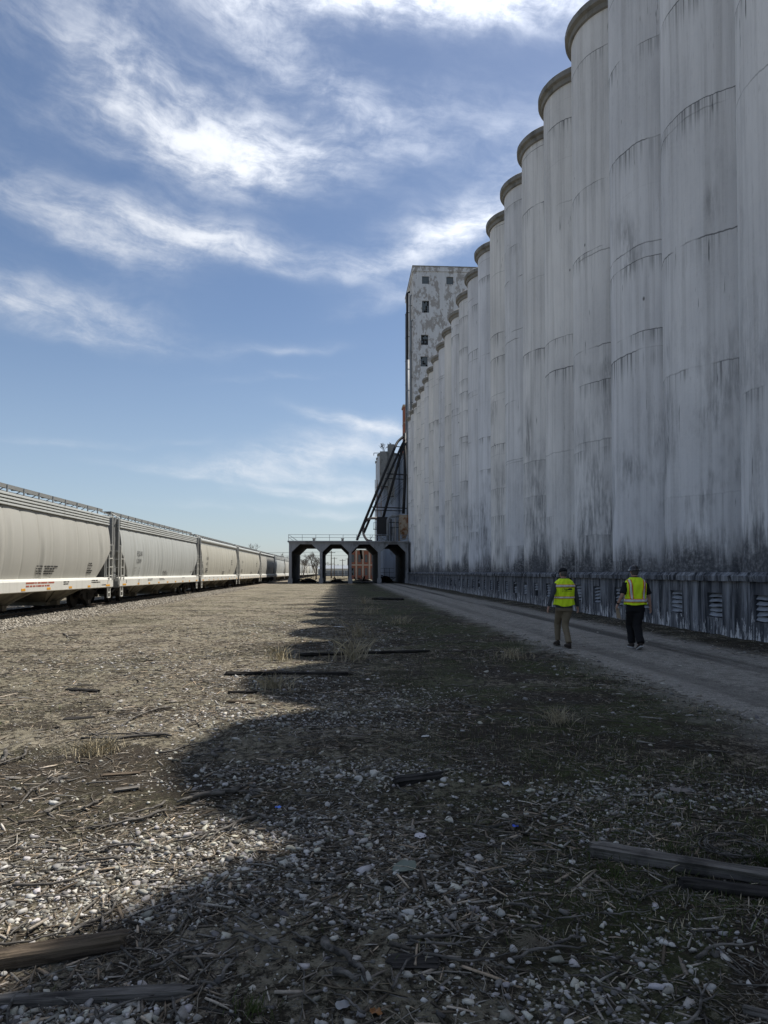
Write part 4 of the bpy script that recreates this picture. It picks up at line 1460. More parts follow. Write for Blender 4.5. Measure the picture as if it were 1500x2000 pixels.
def fine_print(parent, blocks, mt='inkgrey', seed=1):
    """blocks of small print too small to read: rows of short strokes"""
    rr = random.Random(seed)
    m_ = MB()
    for (y, z, w, rows, h) in blocks:
        for r_ in range(rows):
            zz = z - r_ * h * 1.9
            yy_ = y
            end = y + w * rr.uniform(.6, 1)
            while yy_ < end:
                l = rr.uniform(.5, .9) * h
                x = (sidex(zz) + .028) if zz > ZB else 1.664
                m_.box(x, x + .003, yy_, yy_ + l * .7, zz, zz + h); yy_ += l * (1.0 if rr.random() < .85 else 2.2)
    return tag(m_.build('fine_print', M[mt], parent), kind='stuff')


CARS = [  # centre along the track, body, paint, chord/board type, detail, label
    (25.0, bodyA, 'car_warm', 0, 2, 'warm grey covered hopper car with red small print along its sill'),
    (45.0, bodyA2, 'car_cool', 0, 2, 'pale grey covered hopper car numbered 12019 near its ladder'),
    (65.0, bodyB, 'car_cream', 1, 2, 'streaked cream covered hopper car coupled behind the car numbered 12019'),
    (85.0, bodyB, 'car_cream', 1, 2, 'cream hopper car half in shadow, second behind the car numbered 12019'),
    (105.0, bodyA, 'car_warm', 1, 1, 'covered hopper car alongside the trestle, third behind the car numbered 12019'),
    (125.0, bodyA2, 'car_cool', 0, 1, 'covered hopper car passing the trestle columns, fourth behind the car numbered 12019')]
for i in range(9):
    CARS.append((145.0 + 20 * i, (bodyA, bodyB, bodyA2)[i % 3], ('car_white', 'car_cool', 'car_white')[i % 3], i % 2, 0, 'distant pale hopper car seen through the trestle bay, %s from the trestle' % ORD[i]))
for ci, (cy, body, paint, kind, detail, lab) in enumerate(CARS):
    c = tag(empty('hopper_car', (TRX, cy, RZ - .04)), lab, 'railcar', 'covered hopper cars of the train')
    link('body', body, M[paint], c)
    e_ = link('end_sheet', endM, None, c); 
    if not endM.materials: endM.materials.append(M['car_grey'])
    link('roof', roofM, M['car_white'] if not roofM.materials else None, c)
    link('top_chord', (chA, chB)[kind], M['car_cool'], c)
    link('side_sill', silM, M['car_white'], c)
    link('running_board', (rbA, rbB)[kind], M['car_grey'], c)
    for k in range(3 if detail else 2):
        y = (-4.6, 0, 4.6)[k] if detail else (-4.6, 4.6)[k]
        link('hopper_bay', hopM, M['car_under'], c, (0, y, 0))
    for e in (-1, 1):
        tr_ = link('truck_frame', trM, M['truck'], c, (0, e * (HL - 1.9), 0.04))
        if detail:
            for dy in (-.87, .87):
                for s in (-1, 1):
                    if s < 0 and detail < 2: continue
                    w = link('wheel', whM, M['truck'], tr_, (s * .78, dy, .42)); w.rotation_euler.z = 0 if s > 0 else math.pi
        link('end_frame', efM[e], M['car_grey'], c)
        link('bolster', boM[e], M['car_under'], c)
    if not detail: continue
    step = 1.27 if kind == 0 else .9
    for y in np.arange(-HL + .4, HL - .3, step):
        for s in (0, math.pi):
            if s and detail < 2: continue
            b_ = link('board_bracket', (brA, brB)[kind], M['greysteel'], c, (0, y, 0)); b_.rotation_euler.z = s
    for e in (-1, 1):
        for s in (-1, 1):
            if s < 0 and detail < 2: continue
            link('ladder', ladM[(s, e)], M['car_white'], c)
            link('sill_step', stM, M['car_white'], c, (s * 1.60, e * (HL - .45), 0))
        cp = link('coupler', cpM, M['truck'], c, (0, e * (HL + .1), 0)); cp.rotation_euler.z = 0 if e > 0 else math.pi
    for y in (-HL + .75, HL - .75): link('reflector', refL, M['amber'], c, (0, y, .005))
    for y in np.arange(-6.3, 6.5, 2.1): link('reflector', refM, M['amber'], c, (0, y, .005))
    if ci == 0:
        fine_print(c, [(.4 + 0.8, 1.78, 2.2, 4, .05), (HL - 3.15, 1.95, .55, 2, .05), (HL - 3.2, 1.72, .6, 3, .05), (3.5, 1.16, .7, 2, .045), (6.6, 1.18, 1.2, 2, .045), (HL - 1.6, .96, .6, 1, .04)], 'ink', 5)
        fine_print(c, [(.2, 1.15, 2.6, 2, .06)], 'inkred', 6)
        m_ = MB(); m_.box(1.60, 1.606, 0, .45, 0, .14)
        m_.build('painted_panel', M['car_grey'], c, loc=(-.07, HL - 4.1, 1.62))
        lettering(c, [('1', HL - .85, 1.02, .18)], 'ink')
    elif ci == 1:
        lettering(c, [('EQUX', -HL + 2.95, 2.50, .26), ('12019', -HL + 2.85, 2.08, .26), ('B', -HL + 1.0, 1.02, .17), ('17', -HL + 3.1, .98, .20)], 'ink')
        lettering(c, [('LD LMT', -HL + 2.6, 1.78, .09), ('LT WT', -HL + 2.6, 1.60, .09), ('CU FT', -HL + 2.6, 1.44, .09), ('716', -HL + 3.5, 1.78, .09), ('403', -HL + 3.5, 1.60, .09), ('651', -HL + 3.5, 1.44, .09)], 'inkgrey')
        fine_print(c, [(-.8, 1.62, 1.3, 3, .05), (HL - 2.4, 1.6, .5, 1, .05), (-HL + 5, 1.17, 1.2, 2, .04), (-2, 1.17, 1.6, 2, .04), (4, 1.17, .9, 1, .04)], 'inkgrey', 7)
    elif ci in (2, 3):
        lettering(c, [('EQUX', -HL + 2.2, 2.62, .24), ('857' if ci == 2 else '12', -HL + 2.2, 2.18, .24)], 'ink')
        fine_print(c, [(-HL + 2.1, 1.85, .9, 3, .07), (HL - 4.2, 2.7, .7, 3, .10), (HL - 5.2, 1.75, .6, 2, .09), (.5, 1.6, 1.6, 3, .06)], 'ink', 8 + ci)
        for y in np.arange(-8, 8.5, 1.9):
            m_ = MB(); m_.box(1.662, 1.668, y, y + .12, 1.08, 1.16); m_.build('sill_mark', M['ink'], c)

# ------------------------------------------------------------------ people
M['skin'] = simple('skin', (0.42, 0.25, 0.19), 0.6, 0.12, 12.0)
M['hair'] = simple('short_grey_hair', (0.10, 0.09, 0.085), 0.9, 0.4, 60.0, bump=0.5)
M['hivis'] = simple('lime_hi_vis_mesh', (0.70, 0.98, 0.025), 0.8, 0.10, 9.0, bump=0.25)
M['hivis'].node_tree.nodes['Principled BSDF'].inputs['Emission Strength'].default_value = 0.0
M['tape'] = simple('silver_reflective_tape', (0.62, 0.64, 0.64), 0.35, 0.12, 20.0)
M['orange'] = simple('orange_braid', (0.80, 0.16, 0.03), 0.7, 0.1, 20.0)
M['khaki'] = simple('khaki_cotton', (0.185, 0.150, 0.100), 0.9, 0.2, 14.0, bump=0.5)
M['blackcloth'] = simple('black_cotton', (0.010, 0.010, 0.012), 0.85, 0.3, 14.0, bump=0.4)
M['greycloth'] = simple('charcoal_knit', (0.055, 0.062, 0.072), 0.9, 0.2, 20.0, bump=0.4)
M['shoe'] = simple('dark_brown_leather', (0.030, 0.022, 0.018), 0.6, 0.2, 10.0)
M['sole'] = simple('white_rubber_sole', (0.45, 0.45, 0.45), 0.7)
M['gloss'] = simple('black_hard_hat_shell', (0.010, 0.010, 0.012), 0.22, 0.1, 8.0, spec=0.6)
M['paper'] = simple('tan_papers', (0.30, 0.24, 0.17), 0.8)

TORSO = [(0.86, .180, .120, .0), (0.95, .186, .128, .0), (1.04, .176, .122, .0), (1.14, .178, .120, .0), (1.25, .195, .125, -.005), (1.34, .208, .124, -.01), (1.40, .206, .112, -.015),
         (1.45, .176, .095, -.015), (1.485, .125, .082, -.01), (1.515, .080, .070, .0)]


def torso_at(z, grow=0.0):
    zs_ = [t_[0] for t_ in TORSO]
    w = np.interp(z, zs_, [t_[1] for t_ in TORSO]); d = np.interp(z, zs_, [t_[2] for t_ in TORSO]); c = np.interp(z, zs_, [t_[3] for t_ in TORSO])
    return w + grow, d + grow, c


def tpoint(th, z, grow=0.0, lean=0.0):
    """point on the torso surface; th=0 is the right side, th=-90 the back (towards -y)"""
    w, d, c = torso_at(z, grow)
    e = 2.0 / 2.5
    cx_, sy_ = math.cos(th), math.sin(th)
    return Vector((w * math.copysign(abs(cx_) ** e, cx_), c + d * math.copysign(abs(sy_) ** e, sy_) + lean * (z - .9), z))


def remesh(mb_, vox, sm=4, name='m', wr=0.0, seed=0):
    me = mb_.mesh('work')
    r_ = evaluated(me, [('REMESH', dict(mode='VOXEL', voxel_size=vox, adaptivity=0)), ('SMOOTH', dict(factor=.5, iterations=sm))])
    r_.materials.clear()
    if wr:
        nv = len(r_.vertices)
        co = np.zeros(nv * 3, np.float32); r_.vertices.foreach_get('co', co); co = co.reshape(-1, 3)
        no = np.zeros(nv * 3, np.float32); r_.vertices.foreach_get('normal', no); no = no.reshape(-1, 3)
        d = wr * (fbm(co[:, 2] * 11 + 3 * co[:, 0], co[:, 0] * 5 + co[:, 1] * 4, 50 + seed, 4) - .5) * 2
        co = co + no * d[:, None]
        r_.vertices.foreach_set('co', co.ravel()); r_.update()
    r_.shade_smooth(); r_.name = name
    return r_


def limb(mb_, pts, rs, n=12):
    """tapered rounded limb through joints"""
    P_ = []; R_ = []
    for i in range(len(pts) - 1):
        for k in range(4):
            s = k / 4
            P_.append(Vector(pts[i]).lerp(Vector(pts[i + 1]), s)); R_.append(rs[i] * (1 - s) + rs[i + 1] * s)
    P_.append(Vector(pts[-1])); R_.append(rs[-1])
    mb_.tube(P_, R_, n)
    for p_, r_ in zip(pts[1:-1], rs[1:-1]):
        mb_.ell(p_, r_, r_, r_, 10, 7)


def hand(mb_, wrist, d, side, curl=.5):
    """palm with four fingers and a thumb; d = forearm direction, side = +1 right hand, -1 left"""
    d = Vector(d).normalized()
    out_ = Vector((side, 0, 0)); out_ = (out_ - d * out_.dot(d)).normalized()    # away from the body (back of hand)
    fw_ = d.cross(out_) * (1 if side < 0 else -1)
    if fw_.y < 0: fw_ = -fw_                                                     # thumb side points forward
    wrist = Vector(wrist)
    pc = wrist + d * .05
    mb_.ell(wrist + d * .045, .018, .040, .052, 12, 8, Matrix((out_, fw_, d)).transposed())
    for i, (o_, l) in enumerate(((.030, .068), (.010, .076), (-.010, .072), (-.029, .056))):
        b0 = wrist + d * .082 + fw_ * o_
        b1 = b0 + (d - out_ * curl * .35).normalized() * l * .5
        b2 = b1 + (d - out_ * curl * 1.1).normalized() * l * .35
        b3 = b2 + (d * .6 - out_ * curl * 1.5).normalized() * l * .25
        mb_.tube([b0 - d * .02, b0, b1, b2, b3], [.0105, .0105, .0095, .0088, .007], 8)
    t0 = wrist + d * .025 + fw_ * .028
    t1 = t0 + (d * .7 + fw_ * .8 - out_ * .3).normalized() * .035
    t2 = t1 + (d * 1.0 + fw_ * .3 - out_ * .4).normalized() * .03
    mb_.tube([t0, t1, t2], [.014, .0115, .009], 8)


def make_person(name, label, loc, rz, cfg):
    o = tag(empty(name, loc, rz), label, 'person')
    H = cfg['scale']
    o.scale = (H, H, H)
    L = cfg
    hipz, hy = .90, 0.0
    # body: one continuous figure
    b = MB()
    rings = []
    for z in np.linspace(.86, 1.515, 16):
        rings.append([tpoint(2 * math.pi * k / 24, z, -.012) for k in range(24)])
    b.loft(rings)
    b.tube([(0, .0, 1.47), (0, .012, 1.56), (0, .022, 1.62)], [.062, .056, .056], 14)
    hc = Vector((0, .034, 1.65)); tilt = Matrix.Rotation(L.get('nod', -.15), 3, 'X')
    b.ell(hc, .076, .096, .112, 18, 12, tilt)                       # skull
    b.ell(hc + Vector((0, .03, -.055)), .058, .068, .07, 14, 9)       # jaw
    b.ell(hc + Vector((0, .098, -.012)), .013, .020, .022, 8, 6)      # nose
    for s in (-1, 1):
        b.ell(hc + Vector((s * .078, -.004, -.012)), .010, .020, .032, 10, 7)   # ears
        b.ell(hc + Vector((s * .03, .088, .012)), .014, .01, .010, 8, 6)        # eyes
    b.ell(hc + Vector((0, .092, -.052)), .026, .012, .010, 8, 6)      # mouth
    for s in ('L', 'R'):
        limb(b, L['arm' + s], [.050, .040, .028], 12)
        a_ = L['arm' + s]
        hand(b, a_[2], Vector(a_[2]) - Vector(a_[1]), -1 if s == 'L' else 1, L.get('curl' + s, .5))
        limb(b, L['leg' + s], [.080, .052, .036], 12)
        b.ell(Vector(L['leg' + s][2]) + Vector((0, .06, -.03)), .035, .10, .03, 10, 7)
    body_me = remesh(b, .009, 3, 'body')
    bo = link('body', body_me, M['skin'], o)
    # trousers
    b = MB()
    for s in ('L', 'R'):
        lg = L['leg' + s]
        limb(b, [lg[0], lg[1], Vector(lg[2]) + Vector((0, -.005, L.get('hem', .0)))], L['trouser_r'], 14)
    rings = [[tpoint(2 * math.pi * k / 24, z, .006 + .004 * (z < .9)) for k in range(24)] for z in (.80, .86, .93, 1.0, 1.05)]
    b.loft(rings)
    link('trousers', remesh(b, .012, 5, 'trousers', .012, L['seed']), M[L['trouser']], o)
    # shirt
    b = MB()
    b.loft([[tpoint(2 * math.pi * k / 24, z, .008) for k in range(24)] for z in np.linspace(L['shirt_hem'], 1.515, 16)])
    b.tube([(0, 0.0, 1.48), (0, .006, 1.545)], [.075, .068], 14)
    for s in ('L', 'R'):
        a_ = [Vector(p) for p in L['arm' + s]]
        if L['sleeve'] == 'long':
            limb(b, [a_[0], a_[1], a_[1].lerp(a_[2], .97)], [.072, .056, .040], 14)
        else:
            limb(b, [a_[0], a_[0].lerp(a_[1], .5), a_[0].lerp(a_[1], .92)], [.074, .070, .072], 14)
    link('shirt', remesh(b, .011, 4, 'shirt', .008, L['seed'] + 3), M[L['shirt']], o)
    # vest: an open-armed shell round the torso
    vz0, vz1 = L['vest']
    nz_, nk = 26, 56
    v = []
    def flare(z):
        return .030 + .016 * max(0, (1.2 - z) / .3)
    def vest_pt(th, z, extra=0.0):
        wr = .011 * math.sin(th * 7 + z * 9) * max(0, min(1, (1.38 - z) / .3)) + .007 * math.sin(th * 13 + 1.3 - z * 17)
        z_ = z
        if z <= vz0 + 1e-4: z_ = z - .012 * math.sin(th * 3 + 1) - L.get('roundhem', 0) * (math.cos(th) ** 2 * -.05)
        p_ = tpoint(th, min(z, 1.512), flare(z) * (1.0 if z < 1.42 else .72) + wr + extra)
        p_.z = z_ + (.012 if z > 1.44 else 0)
        return p_
    zs_ = list(np.linspace(vz0, 1.42, nz_ - 6)) + list(np.linspace(1.435, vz1, 6))
    mb_ = MB()
    mb_.loft([[vest_pt(2 * math.pi * k / nk, z) for k in range(nk)] for z in zs_], caps=False)
    me = mb_.mesh('vest', True)
    me = evaluated(me, [('SOLIDIFY', dict(thickness=.006, offset=-1)), ('SUBSURF', dict(levels=1))])
    me.materials.clear(); me.shade_smooth()
    vo = link('vest', me, M['hivis'], o)
    def hoop(z0, z1, mt, nm, ex, t0=0, t1=2 * math.pi, n=64):
        m_ = MB()
        m_.loft([[vest_pt(t0 + (t1 - t0) * k / n, z, ex) for k in range(n + 1)] for z in np.linspace(z0, z1, 4)], caps=False, closed=False)
        link(nm, evaluated(m_.mesh(nm, True), [('SOLIDIFY', dict(thickness=.003, offset=1))]), M[mt], vo)
    def strap(f0, f1, w, mt, nm, ex, zlo, zhi, sgn):
        """band up the back and over the shoulder; f = centre across the back at bottom/top"""
        for back in (-1, 1):
            m_ = MB(); rr_ = []
            for z in np.linspace(zlo, zhi, 22):
                s_ = (z - zlo) / (zhi - zlo)
                cx_ = f0 + (f1 - f0) * s_
                row = []
                for j in range(5):
                    xx = sgn * (cx_ + (j / 4 - .5) * w)
                    ww, dd, _ = torso_at(min(z, 1.512), flare(z) * (1.0 if z < 1.42 else .72))
                    q_ = max(-.999, min(.999, xx / ww))
                    cth = math.copysign(abs(q_) ** 1.25, q_)
                    th = back * math.acos(cth)
                    row.append(vest_pt(th, z, ex))
                rr_.append(row)
            m_.loft(rr_, caps=False, closed=False)
            link(nm, evaluated(m_.mesh(nm, True), [('SOLIDIFY', dict(thickness=.003, offset=0))]), M[mt], vo)
    L['stripes'](hoop, strap)
    # shoes
    for s in ('L', 'R'):
        an = Vector(L['leg' + s][2]); tl = L['foot' + s]
        rt = Matrix.Rotation(tl, 3, 'X')
        m_ = MB()
        rr_ = []
        for (y, w, h0, h1) in ((-.075, .022, .02, .07), (-.06, .034, .0, .10), (-.02, .040, .0, .115), (.04, .042, .0, .095), (.10, .047, .0, .07), (.16, .043, .0, .05), (.195, .025, .004, .032)):
            rr_.append([rt @ Vector((w * math.cos(q_), y, (h0 + h1) / 2 + (h1 - h0) / 2 * math.sin(q_))) for q_ in [2 * math.pi * k / 14 for k in range(14)]])
        m_.loft(rr_)
        base = an + Vector((0, 0, -.075)) 
        m_.v = [tuple(Vector(p_) + base) for p_ in m_.v]
        so_ = m_.build('shoe', M['shoe'], o, True)
        m_ = MB()
        rr_ = []
        for (y, w) in ((-.08, .024), (-.065, .038), (-.02, .043), (.04, .045), (.10, .050), (.16, .046), (.2, .026)):
            rr_.append([rt @ Vector((x, y, z)) + base for x, z in ((-w, -.012), (w, -.012), (w, .012), (-w, .012))])
        m_.loft(rr_)
        m_.build('sole', M[L['sole']], so_)
    # hair and hat
    m_ = MB(); m_.ell(hc + Vector((0, -.012, .004)), .080, .092, .108, 18, 12, tilt)
    ho = m_.build('hair', M['hair'], o, True)
    L['hat'](o, hc, tilt)
    return o, vo, vest_pt


def cap_hat(o, hc, tilt):
    m_ = MB(); rr_ = []
    for z, r_ in ((.018, 1.0), (.05, 1.0), (.085, .9), (.110, .66), (.122, .3), (.125, .03)):
        rr_.append([hc + tilt @ Vector((.088 * r_ * math.cos(q_), .108 * r_ * math.sin(q_) + .002, z)) for q_ in [2 * math.pi * k / 22 for k in range(22)]])
    m_.loft(rr_)
    c_ = m_.build('cap', M['blackcloth'], o, True)
    m_ = MB(); rr_ = []
    for y, w in ((.09, .075), (.13, .072), (.165, .055), (.18, .02)):
        rr_.append([hc + tilt @ Vector((x, y, z + .03 - .6 * x * x * 4)) for x, z in ((-w, 0), (-w / 2, 0), (0, 0), (w / 2, 0), (w, 0), (w, .006), (w / 2, .006), (0, .006), (-w / 2, .006), (-w, .006))])
    m_.loft(rr_); m_.build('cap_peak', M['blackcloth'], c_)
    m_ = MB(); m_.tube([hc + tilt @ Vector((.035 * math.cos(q_), -.107 + .016 * abs(math.cos(q_)) , .052 + .016 * math.sin(q_))) for q_ in [math.pi * k / 8 for k in range(9)]], .004, 6)
    m_.build('cap_strap', M['greycloth'], c_)


def hard_hat(o, hc, tilt):
    m_ = MB(); rr_ = []
    for z, r_ in ((.012, 1.30), (.018, 1.32), (.024, 1.25), (.032, 1.06), (.07, 1.02), (.105, .88), (.13, .62), (.142, .3), (.144, .03)):
        rr_.append([hc + tilt @ Vector((.098 * r_ * math.cos(q_), .118 * r_ * math.sin(q_) + .004, z)) for q_ in [2 * math.pi * k / 30 for k in range(30)]])
    m_.loft(rr_)
    c_ = m_.build('hard_hat', M['gloss'], o, True)
    m_ = MB(); m_.tube([hc + tilt @ Vector((0, y, z)) for y, z in ((-.11, .07), (-.08, .118), (-.03, .148), (.03, .15), (.09, .12), (.118, .07))], .012, 8)
    m_.build('hat_ridge', M['gloss'], c_, True)
    m_ = MB()
    for x in (-.10, .10):
        m_.box(hc.x + x - .022, hc.x + x + .022, hc.y - .02, hc.y + .02, hc.z + .018, hc.z + .05)
    m_.build('hat_clip', M['tape'], c_)


def stripes_a(hoop, strap):
    hoop(1.085, 1.135, 'orange', 'orange_braid', .004); hoop(1.094, 1.126, 'tape', 'reflective_tape', .007)
    hoop(1.335, 1.40, 'orange', 'orange_braid', .004); hoop(1.346, 1.388, 'tape', 'reflective_tape', .007)


def stripes_b(hoop, strap):
    hoop(.995, 1.075, 'orange', 'orange_braid', .004); hoop(1.010, 1.060, 'tape', 'reflective_tape', .007)
    for s in (-1, 1):
        strap(.120, .155, .070, 'orange', 'orange_braid', .0065, 1.07, 1.475, s)
        strap(.120, .155, .036, 'tape', 'reflective_tape', .0095, 1.07, 1.475, s)


# ankle positions are at the joint; feet come from foot angles
A = dict(scale=.985, seed=1, armL=[(-.205, -.01, 1.40), (-.315, -.10, 1.15), (-.375, -.05, .91)], armR=[(.205, -.01, 1.40), (.295, .03, 1.14), (.355, .09, .90)], curlL=.7, curlR=.6,
         legL=[(-.080, .0, .88), (-.060, .24, .51), (-.065, .22, .11)], legR=[(.080, .0, .88), (.012, -.02, .48), (-.01, -.28, .10)],
         footL=-.02, footR=.10, trouser_r=[.112, .078, .062], trouser='khaki', shirt='greycloth', sleeve='long', shirt_hem=.87, vest=(.915, 1.52), roundhem=1, sole='shoe', stripes=stripes_a, hat=cap_hat, nod=-.22, hem=.02)
x, y = GP(1101, 1264)
pa, va, vfa = make_person('person', 'person in dark cap, grey sleeves and khaki trousers wearing a lime vest', (x, y, ghs(x, y) + .012), R(4), A)
# back print of the vest: lettering, a small vehicle shape and a line of small print
def vest_print(shape, x0, z0):
    v_, f_ = shape
    out_ = []
    for a, b_ in v_:
        xx = x0 + a; z = z0 + b_
        ww, dd, _ = torso_at(z, .03)
        q_ = max(-.99, min(.99, xx / ww))
        out_.append(vfa(-math.acos(math.copysign(abs(q_) ** 1.25, q_)), z, .009))
    return out_, f_
vv = []; ff = []
for shp, x0, z0 in ((text_shape('CFgw', .062), -.105, 1.275), (([(0, 0), (.10, 0), (.10, .02), (.085, .036), (.05, .042), (.022, .030), (0, .012)], [(0, 1, 2, 3, 4, 5, 6)]), .018, 1.278)):
    a_, b_ = vest_print(shp, x0, z0)
    ff += [tuple(len(vv) + i for i in q_) for q_ in b_]; vv += a_
for k in range(12):
    a_, b_ = vest_print(([(0, 0), (.012, 0), (.012, .010), (0, .010)], [(0, 1, 2, 3)]), -.105 + k * .0185, 1.248)
    ff += [tuple(len(vv) + i for i in q_) for q_ in b_]; vv += a_
me = bpy.data.meshes.new('back_print'); me.from_pydata([tuple(p_) for p_ in vv], [], ff)
link('back_print', me, M['ink'], va)

B = dict(scale=1.0, seed=5, armL=[(-.205, -.01, 1.40), (-.305, -.07, 1.16), (-.365, .03, .955)], armR=[(.205, -.01, 1.40), (.295, .01, 1.15), (.345, .05, .90)], curlL=1.3, curlR=.5,
         legL=[(-.080, .0, .88), (-.04, .20, .50), (-.035, .12, .10)], legR=[(.080, .0, .88), (.022, -.03, .48), (.0, -.27, .135)],
         footL=.0, footR=-.42, trouser_r=[.122, .092, .078], trouser='blackcloth', shirt='blackcloth', sleeve='short', shirt_hem=.87, vest=(.945, 1.52), sole='sole', stripes=stripes_b, hat=hard_hat, nod=-.10, hem=.01)
x, y = GP(1240, 1268)
pb, vb, vfb = make_person('person', 'person in black hard hat, short sleeves and black trousers wearing a striped lime vest', (x, y, ghs(x, y) + .015), R(-2), B)
wr = Vector(B['armL'][2]); dr = (wr - Vector(B['armL'][1])).normalized()
m_ = MB(); c_ = wr - dr * .035
m_.tube([c_, c_ + dr * .03], .034, 14)
m_.build('wristwatch', M['blackcloth'], pb)
# papers held in the hand
pp_ = wr + dr * .095 + Vector((.018, 0, -.01))
m_ = MB()
for k in range(3):
    m_.loft([[Vector((x_, y_, 0)) + Vector((k * .004, 0, k * .003)) for x_, y_ in ((-.002, -.09), (.002, -.09), (.002, .09), (-.002, .09))], [Vector((x_ + .05, y_ + .02 * k, -.22)) for x_, y_ in ((-.002, -.09), (.002, -.09), (.002, .09), (-.002, .09))]])
po = m_.build('folded_papers', M['paper'], None)
po.location = pb.matrix_basis @ pp_
tag(po, 'tan folded papers held low in the hard-hatted person\'s hand', 'papers')

# ------------------------------------------------------------------ loose stuff on the yard floor
def near_points(n, dmin, dmax, lat=.66, margin=1.2):
    """points over the yard, thicker towards the near ground where single pieces can be told apart"""
    d = dmin * (dmax / dmin) ** rng.random(n)
    u = rng.uniform(-1, 1, n) * (lat * d + margin)
    x = u * math.cos(YAW) + d * math.sin(YAW); y = d * math.cos(YAW) - u * math.sin(YAW)
    ok = (x > -11.0) & (x < 9.55) & (y > 1.3)
    return x[ok], y[ok]


def rotm(rz, tx, ty):
    cz, sz = np.cos(rz), np.sin(rz); cx, sx = np.cos(tx), np.sin(tx); cy, sy = np.cos(ty), np.sin(ty)
    n = len(rz); Rm = np.empty((n, 3, 3))
    Rm[:, 0, 0] = cz * cy; Rm[:, 0, 1] = cz * sy * sx - sz * cx; Rm[:, 0, 2] = cz * sy * cx + sz * sx
    Rm[:, 1, 0] = sz * cy; Rm[:, 1, 1] = sz * sy * sx + cz * cx; Rm[:, 1, 2] = sz * sy * cx - cz * sx
    Rm[:, 2, 0] = -sy; Rm[:, 2, 1] = cy * sx; Rm[:, 2, 2] = cy * cx
    return Rm


def scatter(name, protos, x, y, dz, scale, rz, tx, ty, tone, mt, label, cat, smooth=False):
    Vs, Fs, Ts = [], [], []
    pick = rng.integers(0, len(protos), len(x))
    z = gh(x, y) + dz
    off = 0
    for k, (pv, pf) in enumerate(protos):
        s = pick == k
        if not s.any(): continue
        n = s.sum()
        v = pv[None] * scale[s][:, None, :]
        v = np.einsum('nij,nvj->nvi', rotm(rz[s], tx[s], ty[s]), v) + np.stack([x[s], y[s], z[s]], 1)[:, None, :]
        nv = pv.shape[0]
        Fs.append((pf[None] + (np.arange(n) * nv)[:, None, None] + off).reshape(-1, 3)); off += n * nv
        Vs.append(v.reshape(-1, 3)); Ts.append(np.repeat(tone[s], nv, 0))
    me = np_mesh(name, np.concatenate(Vs), np.concatenate(Fs), np.concatenate(Ts), smooth)
    return tag(link(name, me, M[mt]), label, cat, kind='stuff')


# stones: lumpy icosahedra
bm = bmesh.new(); bmesh.ops.create_icosphere(bm, subdivisions=1, radius=1.0)
bv = np.array([v.co[:] for v in bm.verts]); bf = np.array([[v.index for v in f.verts] for f in bm.faces]); bm.free()
stones = []
for k in range(8):
    v = bv * (1 + rng.uniform(-.42, .32, (len(bv), 1))) + rng.normal(0, .12, bv.shape)
    stones.append((v, bf))
PATCH = [((300, 1690), 1.3, .5, 1.0), ((560, 1620), .8, .5, 1.0), ((60, 1730), .9, .35, .9), ((640, 1510), 1.1, .35, 1.0), ((760, 1515), .5, .3, .8), ((620, 1400), 1.4, .6, .75), ((450, 1400), .9, .8, .7), ((740, 1360), 1.2, .8, .7), ((520, 1330), 1.2, 1.2, .7),
         ((820, 1750), .4, .2, .7), ((880, 1690), .5, .3, .5), ((1250, 1550), .7, .35, .8), ((1400, 1545), .7, .2, .6), ((80, 1980), .35, .18, 1.0), ((180, 1975), .3, .14, .9), ((1050, 1930), .5, .2, .3), ((1300, 1830), .35, .2, .28), ((700, 1760), .45, .18, .45), ((1150, 1600), .5, .3, .4),
         ((560, 1225), 2.5, 3.5, .5), ((300, 1290), 2.0, 2.0, .25), ((700, 1240), 2, 3, .35)]


def stone_density(x, y):
    d = .013 + .05 * sstep(fbm(x * .8, y * .8, 61, 4), .58, .75)
    for (pp, sx, sy, w) in PATCH:
        cx, cy = GP(*pp)
        j = (fbm(x * 2.2, y * 2.2, 62, 3) - .5) * .9
        q = ((x - cx) / sx) ** 2 + ((y - cy) / sy) ** 2 + j
        d = np.maximum(d, w * np.exp(-np.maximum(q, 0)))
    pm = pathmask(x, y)
    return d * (1 - .7 * pm) + .16 * pm


x, y = near_points(330000, 1.9, 34)
keep = rng.random(len(x)) < stone_density(x, y) * .72
x, y = x[keep], y[keep]
n = len(x)
dd = np.hypot(x, y)
sz = np.clip(rng.lognormal(math.log(.0088), .5, n), .0035, .03) * np.clip(dd / 6.0, 1.0, 2.2) ** .5
big = rng.random(n) < .01; sz = np.where(big, np.clip(sz * 1.7, 0, .045), sz)
sc = np.stack([sz * rng.uniform(.8, 1.35, n), sz * rng.uniform(.7, 1.1, n), sz * rng.uniform(.35, .7, n)], 1)
gry = rng.uniform(.18, .52, n) ** 1.0
tone = np.stack([gry, gry * rng.uniform(.93, .985, n), gry * rng.uniform(.78, .95, n)], 1)
dk = rng.random(n) < .22; tone[dk] *= .35
scatter('gravel', stones, x, y, sz * rng.uniform(-.15, .35, n), sc, rng.uniform(0, 6.28, n), rng.normal(0, .25, n), rng.normal(0, .25, n), tone, 'stone', 'pale limestone gravel strewn over the yard in patches', 'gravel')

